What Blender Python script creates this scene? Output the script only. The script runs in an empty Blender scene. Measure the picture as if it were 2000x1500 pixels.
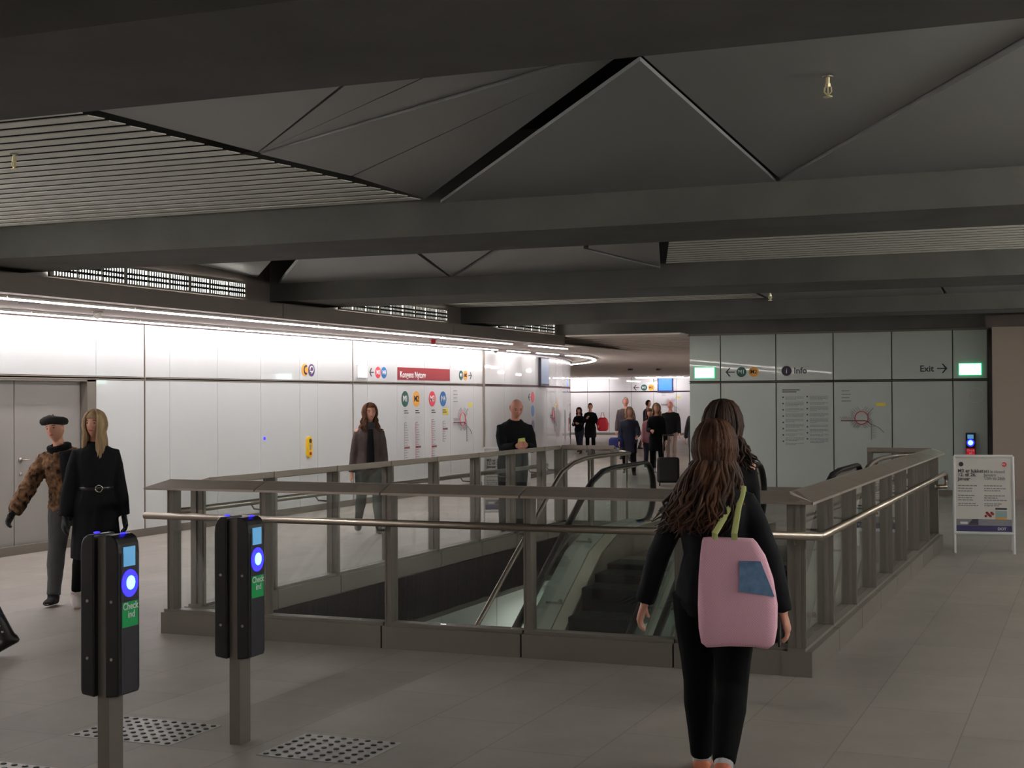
import bpy, bmesh, math, random
from mathutils import Vector, Matrix, noise
R = math.radians
PI = math.pi
S = bpy.context.scene
COL = S.collection

# ------------------------------------------------------------------ camera, world, exposure
cam = bpy.data.objects.new('camera', bpy.data.cameras.new('camera'))
COL.objects.link(cam)
S.camera = cam
cam.data.sensor_width = 36.0
cam.data.lens = 2792.4 / 2000 * 36.0
cam.data.clip_start = 0.05
cam.data.clip_end = 300
_yaw, _pitch, _roll = 0.387796, 0.0108609, -0.00528859
_F = Vector((-math.sin(_yaw) * math.cos(_pitch), math.cos(_yaw) * math.cos(_pitch), math.sin(_pitch)))
_r = Vector((math.cos(_yaw), math.sin(_yaw), 0))
_u = _r.cross(_F)
_r2 = math.cos(_roll) * _r + math.sin(_roll) * _u
_u2 = -math.sin(_roll) * _r + math.cos(_roll) * _u
_m = Matrix((_r2, _u2, -_F)).transposed().to_4x4()
_m.translation = (0, 0, 1.72)
cam.matrix_world = _m

w = bpy.data.worlds.new('world')
S.world = w
w.use_nodes = True
w.node_tree.nodes['Background'].inputs[0].default_value = (0.5, 0.52, 0.55, 1)
w.node_tree.nodes['Background'].inputs[1].default_value = 0.02
S.view_settings.view_transform = 'Standard'
S.view_settings.look = 'None'
S.view_settings.gamma = 1.0
S.view_settings.use_curve_mapping = False
S.view_settings.exposure = 0.0
S.cycles.use_denoising = True
S.cycles.max_bounces = 8
S.cycles.transparent_max_bounces = 24
S.cycles.sample_clamp_indirect = 6.0

STRIP = 41.0        # the linear tubes over the glass walls
GRILLE = 60.0
COVE_FILL = 170.0  # strength of the cove tubes added out of view for the ceiling
HALLSTRIP = 40.0
RSTRIP = 62.0
LOWSTRIP = 42.0

# ------------------------------------------------------------------ materials
def lin(c):
    return tuple(((x / 255) / 12.92 if x / 255 <= 0.04045 else ((x / 255 + 0.055) / 1.055) ** 2.4) for x in c)

def mat(name, rgb, rough=0.6, metal=0.0, var=0.0, vscale=8.0, bump=0.0, bscale=60.0, spec=0.5, coat=0.0, stretch=None):
    m = bpy.data.materials.new(name)
    m.use_nodes = True
    nt = m.node_tree
    b = nt.nodes['Principled BSDF']
    c = lin(rgb)
    b.inputs['Base Color'].default_value = (*c, 1)
    b.inputs['Roughness'].default_value = rough
    b.inputs['Metallic'].default_value = metal
    b.inputs['Specular IOR Level'].default_value = spec
    b.inputs['Coat Weight'].default_value = coat
    b.inputs['Coat Roughness'].default_value = 0.02
    if var or bump:
        tc = nt.nodes.new('ShaderNodeTexCoord')
        mp = nt.nodes.new('ShaderNodeMapping')
        nt.links.new(tc.outputs['Object'], mp.inputs[0])
        if stretch:
            mp.inputs['Scale'].default_value = stretch
        n = nt.nodes.new('ShaderNodeTexNoise')
        n.inputs['Scale'].default_value = vscale
        n.inputs['Detail'].default_value = 6
        nt.links.new(mp.outputs[0], n.inputs['Vector'])
        if var:
            mx = nt.nodes.new('ShaderNodeMix')
            mx.data_type = 'RGBA'
            mx.inputs[6].default_value = (*[x * (1 - var) for x in c], 1)
            mx.inputs[7].default_value = (*[min(1, x * (1 + var)) for x in c], 1)
            cr = nt.nodes.new('ShaderNodeMapRange')
            cr.inputs[1].default_value = 0.3
            cr.inputs[2].default_value = 0.7
            nt.links.new(n.outputs[0], cr.inputs[0])
            nt.links.new(cr.outputs[0], mx.inputs[0])
            nt.links.new(mx.outputs[2], b.inputs['Base Color'])
        if bump:
            n2 = nt.nodes.new('ShaderNodeTexNoise')
            n2.inputs['Scale'].default_value = bscale
            nt.links.new(mp.outputs[0], n2.inputs['Vector'])
            bp = nt.nodes.new('ShaderNodeBump')
            bp.inputs['Strength'].default_value = bump
            bp.inputs['Distance'].default_value = 0.01
            nt.links.new(n2.outputs[0], bp.inputs['Height'])
            nt.links.new(bp.outputs[0], b.inputs['Normal'])
    return m

def emit(name, rgb, power, rgb_edge=None):
    m = bpy.data.materials.new(name)
    m.use_nodes = True
    b = m.node_tree.nodes['Principled BSDF']
    c = lin(rgb)
    b.inputs['Base Color'].default_value = (*c, 1)
    b.inputs['Emission Color'].default_value = (*c, 1)
    b.inputs['Emission Strength'].default_value = power
    b.inputs['Roughness'].default_value = 0.4
    return m

def glass_mat(name, tint, gloss=0.10, rough=0.01):
    m = bpy.data.materials.new(name)
    m.use_nodes = True
    nt = m.node_tree
    nt.nodes.clear()
    o = nt.nodes.new('ShaderNodeOutputMaterial')
    t = nt.nodes.new('ShaderNodeBsdfTransparent')
    t.inputs[0].default_value = (*tint, 1)
    g = nt.nodes.new('ShaderNodeBsdfGlossy')
    g.inputs['Color'].default_value = (1, 1, 1, 1)
    g.inputs['Roughness'].default_value = rough
    f = nt.nodes.new('ShaderNodeFresnel')
    ge = nt.nodes.new('ShaderNodeNewGeometry')
    io = nt.nodes.new('ShaderNodeMapRange')       # the same reflectance from both sides of the pane
    io.inputs[3].default_value = 1.45
    io.inputs[4].default_value = 1 / 1.45
    nt.links.new(ge.outputs['Backfacing'], io.inputs[0])
    nt.links.new(io.outputs[0], f.inputs[0])
    a = nt.nodes.new('ShaderNodeMath')
    a.operation = 'MULTIPLY_ADD'
    a.inputs[1].default_value = 0.9
    a.inputs[2].default_value = gloss * 0.2
    nt.links.new(f.outputs[0], a.inputs[0])
    x = nt.nodes.new('ShaderNodeMixShader')
    nt.links.new(a.outputs[0], x.inputs[0])
    nt.links.new(t.outputs[0], x.inputs[1])
    nt.links.new(g.outputs[0], x.inputs[2])
    nt.links.new(x.outputs[0], o.inputs[0])
    return m

def tile_mat(name, rgb, mortar, bw, rh, rough=0.55, msize=0.004, rot=0.0):
    m = bpy.data.materials.new(name)
    m.use_nodes = True
    nt = m.node_tree
    b = nt.nodes['Principled BSDF']
    tc = nt.nodes.new('ShaderNodeTexCoord')
    mp = nt.nodes.new('ShaderNodeMapping')
    mp.inputs['Rotation'].default_value = (0, 0, rot)
    mp.inputs['Location'].default_value = (0.03, 0.11, 0)
    nt.links.new(tc.outputs['Object'], mp.inputs[0])
    br = nt.nodes.new('ShaderNodeTexBrick')
    br.inputs['Scale'].default_value = 1.0
    br.inputs['Brick Width'].default_value = bw
    br.inputs['Row Height'].default_value = rh
    br.inputs['Mortar Size'].default_value = msize
    br.inputs['Mortar Smooth'].default_value = 0.3
    c = lin(rgb)
    br.inputs['Color1'].default_value = (*[x * 0.93 for x in c], 1)
    br.inputs['Color2'].default_value = (*[x * 1.07 for x in c], 1)
    br.inputs['Mortar'].default_value = (*lin(mortar), 1)
    nt.links.new(mp.outputs[0], br.inputs['Vector'])
    n = nt.nodes.new('ShaderNodeTexNoise')
    n.inputs['Scale'].default_value = 1.3
    n.inputs['Detail'].default_value = 8
    n.inputs['Roughness'].default_value = 0.7
    nt.links.new(mp.outputs[0], n.inputs['Vector'])
    r = nt.nodes.new('ShaderNodeMapRange')
    r.inputs[1].default_value = 0.3
    r.inputs[2].default_value = 0.7
    r.inputs[3].default_value = 0.86
    r.inputs[4].default_value = 1.12
    nt.links.new(n.outputs[0], r.inputs[0])
    mx = nt.nodes.new('ShaderNodeMix')
    mx.data_type = 'RGBA'
    mx.blend_type = 'MULTIPLY'
    mx.inputs[0].default_value = 1
    nt.links.new(br.outputs[0], mx.inputs[6])
    nt.links.new(r.outputs[0], mx.inputs[7])
    nt.links.new(mx.outputs[2], b.inputs['Base Color'])
    b.inputs['Roughness'].default_value = rough
    return m

M = {}
M['floor'] = tile_mat('floor_stone', (154, 148, 140), (132, 126, 118), 1.08, 0.54, 0.5, rot=PI / 2)
M['concrete'] = mat('beam_concrete', (86, 85, 82), 0.85, var=0.16, vscale=1.6, bump=0.15, bscale=25)
M['concrete_dark'] = mat('slab_edge', (88, 84, 78), 0.8, var=0.12, vscale=2)
M['panel'] = mat('ceiling_panel_paint', (120, 120, 120), 0.40, spec=0.5)
M['panel_edge'] = mat('panel_edge_white', (225, 222, 214), 0.4)
M['slat'] = mat('ceiling_slat_paint', (206, 204, 196), 0.45)
M['black'] = mat('black_void', (12, 12, 12), 0.9)
M['fascia'] = mat('fascia_bronze', (98, 88, 84), 0.5, var=0.05, vscale=2)
M['soffit'] = mat('soffit_paint', (188, 176, 172), 0.7)
M['hallceil'] = mat('hall_ceiling_paint', (226, 214, 206), 0.7)
M['maroon'] = mat('maroon_trim', (70, 30, 38), 0.5)
M['wglass'] = mat('white_back_painted_glass', (214, 217, 219), 0.25, spec=0.5, coat=1.0)
M['gglass'] = mat('grey_green_back_painted_glass', (196, 206, 201), 0.2, spec=0.5, coat=0.6)
M['steel'] = mat('brushed_steel', (164, 154, 144), 0.42, metal=0.6, var=0.05, vscale=3, stretch=(1, 1, 20))
M['steel_b'] = mat('polished_steel_tube', (170, 160, 148), 0.36, metal=1.0)
M['steel_d'] = mat('dark_satin_steel', (126, 120, 112), 0.45, metal=0.35)
M['door'] = mat('lift_door_steel', (150, 146, 143), 0.42, metal=0.15, var=0.04, vscale=1.2)
M['beige'] = mat('beige_wall_paint', (176, 162, 150), 0.75)
M['rglass'] = glass_mat('railing_glass', (0.955, 0.965, 0.96))
M['eglass'] = glass_mat('balustrade_glass', (0.86, 0.91, 0.89))
M['rubber'] = mat('black_rubber', (20, 20, 21), 0.5)
M['step'] = mat('step_grooved_metal', (74, 80, 78), 0.5, metal=0.5)
M['riser'] = mat('step_riser', (38, 42, 42), 0.55, metal=0.4)
M['deck'] = mat('escalator_deck_satin', (222, 216, 200), 0.4, metal=0.1)
M['wdeck'] = mat('escalator_cladding_pale', (214, 222, 212), 0.35)
M['lwall'] = mat('well_wall_pale', (176, 180, 176), 0.4)
M['strip'] = emit('tube_light', (255, 247, 246), STRIP)
M['grille'] = emit('louvre_light', (248, 247, 236), GRILLE)
M['grille_near'] = emit('louvre_light_near', (248, 247, 236), GRILLE * 4)
M['rstrip'] = emit('right_tube_light', (255, 248, 248), RSTRIP)
M['lowstrip'] = emit('added_lower_tube_light', (250, 255, 244), LOWSTRIP)
M['cove'] = emit('added_cove_light', (250, 250, 232), COVE_FILL)
M['hall_fill'] = emit('hall_hidden_fill_light', (255, 244, 240), HALLSTRIP * 2.2)
M['hallstrip'] = emit('hall_tube_light', (255, 244, 246), HALLSTRIP)
M['exit'] = emit('exit_sign_glow', (212, 255, 240), 6.0)
M['exit_white'] = emit('exit_sign_white', (240, 250, 250), 2.2)
M['exit_edge'] = emit('exit_sign_edge', (40, 210, 140), 1.2)
M['white'] = mat('white_print', (236, 236, 236), 0.5)
M['ink'] = mat('dark_print', (58, 52, 66), 0.5)
M['inkg'] = mat('grey_print', (140, 138, 146), 0.5)
M['red'] = mat('red_print', (226, 62, 82), 0.4)
M['blue'] = mat('blue_print', (40, 112, 184), 0.4)
M['green'] = mat('green_print', (34, 92, 84), 0.4)
M['orange'] = mat('orange_print', (240, 170, 70), 0.4)
M['purple'] = mat('purple_print', (88, 66, 112), 0.4)
M['wine'] = mat('wine_red_enamel', (146, 22, 38), 0.35)
M['yellow'] = mat('yellow_plastic', (236, 190, 20), 0.4)
M['yprint'] = mat('yellow_print', (240, 222, 96), 0.5)
M['mapline'] = mat('map_line_brown', (128, 70, 72), 0.5)
M['reader'] = mat('reader_black_plastic', (22, 22, 24), 0.35)
M['readerface'] = mat('reader_grey_face', (50, 49, 58), 0.4)
M['rgreen'] = emit('check_green_label', (10, 128, 66), 0.28)
M['rred'] = emit('check_red_label', (190, 16, 40), 0.55)
M['rscreen'] = emit('reader_screen', (96, 160, 205), 0.6)
M['led'] = emit('reader_led_core', (90, 215, 255), 7.0)
M['led2'] = emit('reader_led_ring', (46, 40, 255), 2.6)
M['screen'] = emit('tv_screen', (60, 118, 205), 0.9)
M['screen_d'] = emit('tv_screen_grey', (120, 136, 160), 0.35)
M['stud'] = mat('tactile_stud_steel', (46, 45, 46), 0.35, metal=0.6)
M['tplate'] = mat('tactile_plate', (176, 174, 170), 0.4, metal=0.3, var=0.06)
M['brass'] = mat('sprinkler_brass', (235, 222, 180), 0.3, metal=0.6)
M['sredd'] = mat('detector_red', (150, 20, 30), 0.4)
M['navy'] = mat('poster_navy', (46, 42, 96), 0.5)
M['poster'] = mat('poster_paper', (226, 222, 216), 0.5)

# ------------------------------------------------------------------ mesh helpers
class MB:
    def __init__(s):
        s.bm = bmesh.new()

    def box(s, x0, x1, y0, y1, z0, z1):
        v = [s.bm.verts.new(p) for p in ((x0, y0, z0), (x1, y0, z0), (x1, y1, z0), (x0, y1, z0), (x0, y0, z1), (x1, y0, z1), (x1, y1, z1), (x0, y1, z1))]
        for f in ((3, 2, 1, 0), (4, 5, 6, 7), (0, 1, 5, 4), (1, 2, 6, 5), (2, 3, 7, 6), (3, 0, 4, 7)):
            s.bm.faces.new([v[i] for i in f])
        return s

    def hexa(s, p):
        v = [s.bm.verts.new(q) for q in p]
        for f in ((3, 2, 1, 0), (4, 5, 6, 7), (0, 1, 5, 4), (1, 2, 6, 5), (2, 3, 7, 6), (3, 0, 4, 7)):
            s.bm.faces.new([v[i] for i in f])
        return s

    def prism(s, pts, fn, a, b):
        """pts: 2D outline; fn(p, q, t) -> 3D; swept from t=a to t=b"""
        va = [s.bm.verts.new(fn(p, q, a)) for p, q in pts]
        vb = [s.bm.verts.new(fn(p, q, b)) for p, q in pts]
        n = len(pts)
        s.bm.faces.new(va[::-1])
        s.bm.faces.new(vb)
        for i in range(n):
            s.bm.faces.new((va[i], va[(i + 1) % n], vb[(i + 1) % n], vb[i]))
        return s

    def slab(s, top, dz):
        """polygon of 3D points, thickened downwards by dz"""
        va = [s.bm.verts.new(p) for p in top]
        vb = [s.bm.verts.new((p[0], p[1], p[2] + dz)) for p in top]
        n = len(top)
        s.bm.faces.new(va)
        s.bm.faces.new(vb[::-1])
        for i in range(n):
            s.bm.faces.new((va[i], vb[i], vb[(i + 1) % n], va[(i + 1) % n]))
        return s

    def loft(s, rings, cap=True, closed=True):
        """rings: list of lists of points (same count)"""
        vs = [[s.bm.verts.new(p) for p in r] for r in rings]
        n = len(vs[0])
        for a, b in zip(vs, vs[1:]):
            for i in range(n if closed else n - 1):
                j = (i + 1) % n
                s.bm.faces.new((a[i], a[j], b[j], b[i]))
        if cap and closed:
            s.bm.faces.new(vs[0][::-1])
            s.bm.faces.new(vs[-1])
        return s

    def tube(s, path, rad, n=10, cap=True, flat=1.0, up=None):
        """tube along a path; rad is a number or a list; frames by parallel transport"""
        P = [Vector(p) for p in path]
        k = len(P)
        rr = rad if isinstance(rad, (list, tuple)) else [rad] * k
        T = []
        for i in range(k):
            d = P[min(i + 1, k - 1)] - P[max(i - 1, 0)]
            if d.length < 1e-9:
                d = Vector((0, 0, 1))
            T.append(d.normalized())
        ref = Vector(up) if up else (Vector((0, 0, 1)) if abs(T[0].z) < 0.9 else Vector((1, 0, 0)))
        u = (ref - T[0] * ref.dot(T[0])).normalized()
        rings = []
        for i in range(k):
            u = u - T[i] * u.dot(T[i])
            if u.length < 1e-6:
                u = T[i].orthogonal()
            u.normalize()
            v = T[i].cross(u)
            r = rr[i]
            ru, rv = r if isinstance(r, (list, tuple)) else (r, r * flat)
            rings.append([P[i] + u * (math.cos(2 * PI * j / n) * ru) + v * (math.sin(2 * PI * j / n) * rv) for j in range(n)])
        return s.loft(rings, cap)

    def cyl(s, c, axis, r, h, n=20, r2=None):
        c = Vector(c)
        a = Vector(axis).normalized()
        u = a.orthogonal().normalized()
        v = a.cross(u)
        r2 = r if r2 is None else r2
        rg = [[c + a * t + u * (math.cos(2 * PI * j / n) * q) + v * (math.sin(2 * PI * j / n) * q) for j in range(n)] for t, q in ((0, r), (h, r2))]
        return s.loft(rg)

    def ball(s, c, rx, ry=None, rz=None, n=12, m=8, mtx=None):
        ry = rx if ry is None else ry
        rz = rx if rz is None else rz
        c = Vector(c)
        rings = []
        for i in range(m + 1):
            t = -PI / 2 + PI * (0.02 + 0.96 * i / m)
            r = []
            for j in range(n):
                p = Vector((rx * math.cos(t) * math.cos(2 * PI * j / n), ry * math.cos(t) * math.sin(2 * PI * j / n), rz * math.sin(t)))
                r.append(c + (mtx @ p if mtx else p))
            rings.append(r)
        return s.loft(rings)

    def mesh(s, name):
        bmesh.ops.recalc_face_normals(s.bm, faces=s.bm.faces)
        me = bpy.data.meshes.new(name)
        s.bm.to_mesh(me)
        s.bm.free()
        return me

    def build(s, name, m, parent=None, smooth=False, world=True):
        return link(name, s.mesh(name), m, parent, smooth, world)

def root_matrix(o):
    while o.parent:
        o = o.parent
    return Matrix.Translation(o.location) @ Matrix.Rotation(o.rotation_euler.z, 4, 'Z')

def link(name, me, m, parent=None, smooth=False, world=True):
    me.materials.clear()
    me.materials.append(M[m] if isinstance(m, str) else m)
    if smooth:
        for p in me.polygons:
            p.use_smooth = True
    o = bpy.data.objects.new(name, me)
    COL.objects.link(o)
    if parent:
        o.parent = parent
        if world and parent.type == 'EMPTY':
            o.matrix_parent_inverse = root_matrix(parent).inverted()
    return o

def thing(name, label, cat, loc=(0, 0, 0), rz=0.0, group=None):
    o = bpy.data.objects.new(name, None)
    COL.objects.link(o)
    o.location = loc
    o.rotation_euler = (0, 0, rz)
    o.empty_display_size = 0.1
    return tag(o, label, cat, group)

def tag(o, label, cat, group=None):
    o['label'] = label
    o['category'] = cat
    if group:
        o['group'] = group
    return o

def struct(o, label, cat):
    o['kind'] = 'structure'
    o['label'] = label
    o['category'] = cat
    return o

def copy_tree(o, parent=None):
    c = o.copy()
    COL.objects.link(c)
    if parent:
        c.parent = parent
        c.matrix_parent_inverse = o.matrix_parent_inverse.copy()
    for ch in list(o.children):
        copy_tree(ch, c)
    return c

def text_mesh(body, size, depth=0.002, align='LEFT'):
    cu = bpy.data.curves.new('lettering', 'FONT')
    cu.body = body
    cu.size = size
    cu.extrude = depth
    cu.align_x = align
    cu.align_y = 'CENTER'
    cu.space_line = 0.85
    cu.resolution_u = 3
    cu.offset = size * 0.018
    o = bpy.data.objects.new('lettering_source', cu)
    COL.objects.link(o)
    dg = bpy.context.evaluated_depsgraph_get()
    me = bpy.data.meshes.new_from_object(o.evaluated_get(dg))
    bpy.data.objects.remove(o)
    bpy.data.curves.remove(cu)
    return me

class Face:
    """a vertical surface: origin, direction the text runs, outward normal"""
    def __init__(s, o, d, n):
        s.o, s.d, s.n = Vector(o), Vector(d), Vector(n)

    def p(s, a, z, off=0.0):
        return s.o + s.d * a + Vector((0, 0, z)) + s.n * off

    def mtx(s, a, z, off):
        m = Matrix((s.d, Vector((0, 0, 1)), s.n)).transposed().to_4x4()
        m.translation = s.p(a, z, off)
        return m

    def plate(s, a0, a1, z0, z1, t0=0.0, t1=0.004, mb=None):
        mb = mb or MB()
        mb.hexa([s.p(a0, z0, t0), s.p(a1, z0, t0), s.p(a1, z0, t1), s.p(a0, z0, t1), s.p(a0, z1, t0), s.p(a1, z1, t0), s.p(a1, z1, t1), s.p(a0, z1, t1)])
        return mb

    def disc(s, a, z, r, t0=0.0, t1=0.005, n=28, mb=None):
        mb = mb or MB()
        return mb.cyl(s.p(a, z, t0), s.n, r, t1 - t0, n)

    def text(s, body, a, z, size, m, parent, off=0.006, align='LEFT', name='lettering', bold=0.0):
        me = text_mesh(body, size, 0.0015, align)
        me.transform(s.mtx(a, z, off))
        return link(name, me, m, parent, world=True)
# ------------------------------------------------------------------ large structure
XL, XR = -11.26, 2.6
YI = 26.0
HX0, HX1, HY0, HY1 = -6.24, -1.86, 9.08, 14.75      # opening of the escalator well
YB = 17.15                                          # back end of the narrow side strips

fl = MB()
fl.box(-42, HX0, -5, 65.3, -0.45, 0)
fl.box(HX1, 6, -5, YI + 6, -0.45, 0)
fl.box(HX0, HX1, -5, HY0, -0.45, 0)
fl.box(HX0 + 0.95, HX1 - 0.35, HY1, YB, -0.45, 0)
fl.box(HX0, HX1, YB, YI + 6, -0.45, 0)
fl.box(HX0, HX1 + 7, YI + 6, 65.3, -0.45, 0)
struct(fl.build('floor', 'floor'), 'pale grey stone tiled concourse floor around the escalator well', 'floor')

# well: slab edge, side walls, lower hall
e = MB()
e.box(HX0 - 0.06, HX0, HY0, YB, -0.5, 0.0)
e.box(HX1, HX1 + 0.06, HY0, YB, -0.5, 0.0)
e.box(HX0, HX1, HY0 - 0.06, HY0, -0.5, 0.0)
struct(e.build('floor_edge', 'concrete_dark'), 'dark slab edge lining the escalator well', 'floor')
e = MB()
for a in range(6):
    y0 = HY0 + a * 1.5
    e.box(HX0 - 0.32, HX0 - 0.12, y0, y0 + 1.492, -5, -0.44)
struct(e.build('wall_well_left', 'lwall'), 'pale panelled wall below the floor edge in the well', 'wall')
struct(MB().box(HX1 + 0.12, HX1 + 0.3, HY0, HY1 + 4, -5, -0.44).build('wall_well_right', 'lwall'), 'pale wall below the floor on the well side', 'wall')
struct(MB().box(-14, 4, -3, -2.8, -5, -0.44).build('wall_lower_front', 'lwall'), 'pale wall of the lower level', 'wall')
struct(MB().box(-14, 4, 19, 19.2, -5, -0.44).build('wall_lower_back', 'lwall'), 'pale end wall of the lower level', 'wall')
struct(MB().box(-14, 4, -3, 19.2, -5.2, -5).build('floor_lower', 'floor'), 'stone floor of the lower level', 'floor')

# left wall of white glass panels
def glass_wall(name, face, seams, majors, zs, m, label, holes=(), thick=0.05):
    mb = MB()
    for a0, a1 in zip(seams, seams[1:]):
        g0 = 0.016 if a0 in majors else 0.0035
        g1 = 0.016 if a1 in majors else 0.0035
        for k, (z0, z1) in enumerate(zs):
            if any(h0 <= (a0 + a1) / 2 <= h1 and k == 0 for h0, h1 in holes):
                continue
            face.plate(a0 + g0, a1 - g1, z0, z1, -thick, 0, mb)
    return struct(mb.build(name, m), label, 'wall')

LW = Face((XL, 0, 0), (0, 1, 0), (1, 0, 0))
seams = [-5, -4.1, -3, -1.9, -0.8, 0.3, 1.4, 2.5, 3.6, 4.15, 5.3, 6.4, 7.5, 8.6, 9.65, 11.0, 14.186, 15.146, 15.68, 16.78, 17.89, 18.99, 19.53, 20.68, 21.18, 22.27, 23.36, 24.487, 25.562, 26.066]
majors = {4.15, 9.65, 15.146, 20.68, 26.066}
glass_wall('wall_left', LW, seams, majors, ((0.10, 1.985), (2.035, 2.70)), 'wglass', 'long white glass panel wall', holes=((11.0, 14.186),))
struct(MB().box(XL - 0.4, XL - 0.16, -5, 26.1, 0, 3.7).build('wall_left_backing', 'black'), 'dark backing behind the white glass panels', 'wall')
b = MB()
for z in (1.990, 2.018):
    b.box(XL - 0.05, XL + 0.004, -5, 26.066, z, z + 0.012)
struct(b.build('trim_1', 'steel'), 'thin double metal rail along the white glass wall', 'trim')
struct(MB().box(XL - 0.05, XL + 0.012, -5, 26.066, 0, 0.10).build('baseboard_left', 'steel_d'), 'grey metal skirting below the white glass wall', 'baseboard')
mj = MB()
for y in (15.146, 20.68, 26.066):
    mj.box(XL - 0.05, XL + 0.008, y - 0.006, y + 0.006, 0.1, 2.7)
mj.box(XL - 0.05, XL + 0.02, 26.03, 26.055, 0.1, 2.7)
mj.box(XL - 0.05, XL + 0.02, 26.077, 26.10, 0.1, 2.7)
struct(mj.build('trim_2', 'steel'), 'vertical metal joint strips in the white glass wall', 'trim')
struct(MB().box(XL - 0.03, XL + 0.05, -5, 26.066, 2.70, 2.74).build('trim_3', 'maroon'), 'dark wine red trim over the white glass wall', 'trim')

# doors in the left wall
for k, (y0, y1) in enumerate(((11.05, 12.855), (12.87, 14.0))):
    d = struct(MB().box(XL - 0.14, XL - 0.09, y0, y1, 0.01, 1.965).build('door_%d' % (k + 1), 'door'), 'grey steel lift door leaf in the white glass wall', 'door')
    if k:
        h = MB()
        h.cyl((XL - 0.09, 12.96, 1.06), (1, 0, 0), 0.028, 0.012)
        h.tube([(XL - 0.08, 12.96, 1.06), (XL - 0.035, 12.96, 1.06), (XL - 0.035, 13.06, 1.06)], 0.009)
        h.cyl((XL - 0.09, 12.96, 0.9), (1, 0, 0), 0.02, 0.012)
        h.build('door_handle', 'steel_b', d, smooth=True)
f = MB()
f.box(XL - 0.16, XL + 0.01, 14.01, 14.17, 0, 1.985)
f.box(XL - 0.16, XL + 0.01, 11.0, 14.17, 1.965, 1.985)
f.box(XL - 0.16, XL - 0.05, 11.0, 11.05, 0, 1.985)
struct(f.build('trim_4', 'steel_d'), 'steel frame round the lift doors', 'trim')

# rounded end of the island behind the left wall
AR = 28.9
AX, AY = XL - AR, 26.1
def arc(a, r=AR):
    return AX + r * math.cos(a), AY + r * math.sin(a)
def arc_face(y):
    """flat sign plane touching the curved wall at this y"""
    a = math.asin((y - AY) / AR)
    x0, y0 = arc(a)
    d_ = Vector((-math.sin(a), math.cos(a), 0))
    return Face(Vector((x0, y0, 0)) - d_ * y, d_, (math.cos(a), math.sin(a), 0))
rw = MB()
st_ = 1.1 / AR
for i in range(20):
    a0, a1 = i * st_ + 0.0001, (i + 1) * st_ - 0.00015
    for z0, z1 in ((0.10, 1.985), (2.035, 2.70)):
        rows = []
        for k in range(4):
            aa = a0 + (a1 - a0) * k / 3
            rows.append([(*arc(aa, AR - 0.05), z0), (*arc(aa), z0), (*arc(aa), z1), (*arc(aa, AR - 0.05), z1)])
        rw.loft(rows)
struct(rw.build('wall_island_end', 'wglass'), 'gently curved white glass stretch beyond the wall joint', 'wall')
tr = MB()
for z0, z1, r0, r1 in ((1.985, 2.035, AR - 0.05, AR - 0.01), (0, 0.1, AR - 0.05, AR + 0.01), (2.70, 2.74, AR - 0.05, AR + 0.04), (0.0, 3.0, AR - 0.25, AR - 0.055)):
    ri = [[(AX + q * math.cos(st_ * 20 * i / 40), AY + q * math.sin(st_ * 20 * i / 40), z) for q, z in ((r0, z0), (r1, z0), (r1, z1), (r0, z1))] for i in range(41)]
    tr.loft(ri)
struct(tr.build('trim_5', 'maroon'), 'dark trims along the curved wall', 'trim')
cx, cy, rad = XL - 14.84, 29.5, 14.9

# soffit and fascia over the left wall
struct(MB().box(XL - 0.05, -9.30, -5, 25.4, 2.745, 2.80).build('ceiling_soffit', 'soffit'), 'low pinkish grey soffit along the white glass wall', 'ceiling')
fa = MB()
for k in range(6):
    y0, y1 = -5 + k * 5.07, -5 + (k + 1) * 5.07 - 0.012
    fa.box(-9.33, -9.29, y0, min(y1, 25.4), 2.735, 2.915)
struct(fa.build('ceiling_fascia', 'fascia'), 'bronze grey fascia at the edge of the low soffit', 'ceiling')
struct(MB().box(-9.6, -9.33, -5, 25.4, 2.85, 2.90).build('ceiling_ledge', 'black'), 'dark recess on top of the fascia', 'ceiling')
struct(MB().box(-9.9, -9.62, -5, 25.6, 2.80, 3.75).build('wall_upper_left', 'fascia'), 'dark strip of wall between soffit and ceiling', 'wall')

# beams
ZB = 2.97
BY = [(-1.9, -0.8), (3.87, 5.0), (9.83, 11.0), (15.5, 16.88), (21.35, 22.45)]
for k, (y0, y1) in enumerate(BY):
    o = MB().box(-9.62, XR, y0, y1, ZB, 3.72).build('ceiling_beam', 'concrete')
    struct(o, 'wide grey concrete beam across the ceiling', 'ceiling beam')
struct(MB().box(-9.62, XR, 25.75, 26.3, 2.925, 3.72).build('ceiling_beam', 'concrete'), 'concrete beam above the grey glass information wall', 'ceiling beam')
struct(MB().box(-12, 6.5, -5.2, 27, 3.72, 3.9).build('ceiling', 'black'), 'dark ceiling slab above the hung panels', 'ceiling')

# slatted ceiling fields
def slats(name, poly_x, y0, y1, yr, pitch=0.152, w=0.118):
    """slats run along x; poly_x(y) -> (x0, x1); the field slopes gently"""
    mb = MB()
    y = y0 + 0.01
    while y + w < y1:
        z = 3.215 + (yr - y) * 0.048
        xa, xb = poly_x(y)
        xc, xd = poly_x(y + w)
        if xb > xa + 0.05:
            mb.hexa([(xa, y, z), (xb, y, z), (xd, y + w, z), (xc, y + w, z), (xa, y, z + 0.006), (xb, y, z + 0.006), (xd, y + w, z + 0.006), (xc, y + w, z + 0.006)])
        y += pitch
    o = mb.build(name, 'slat')
    return struct(o, 'field of narrow ceiling slats between two beams', 'ceiling')

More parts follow.
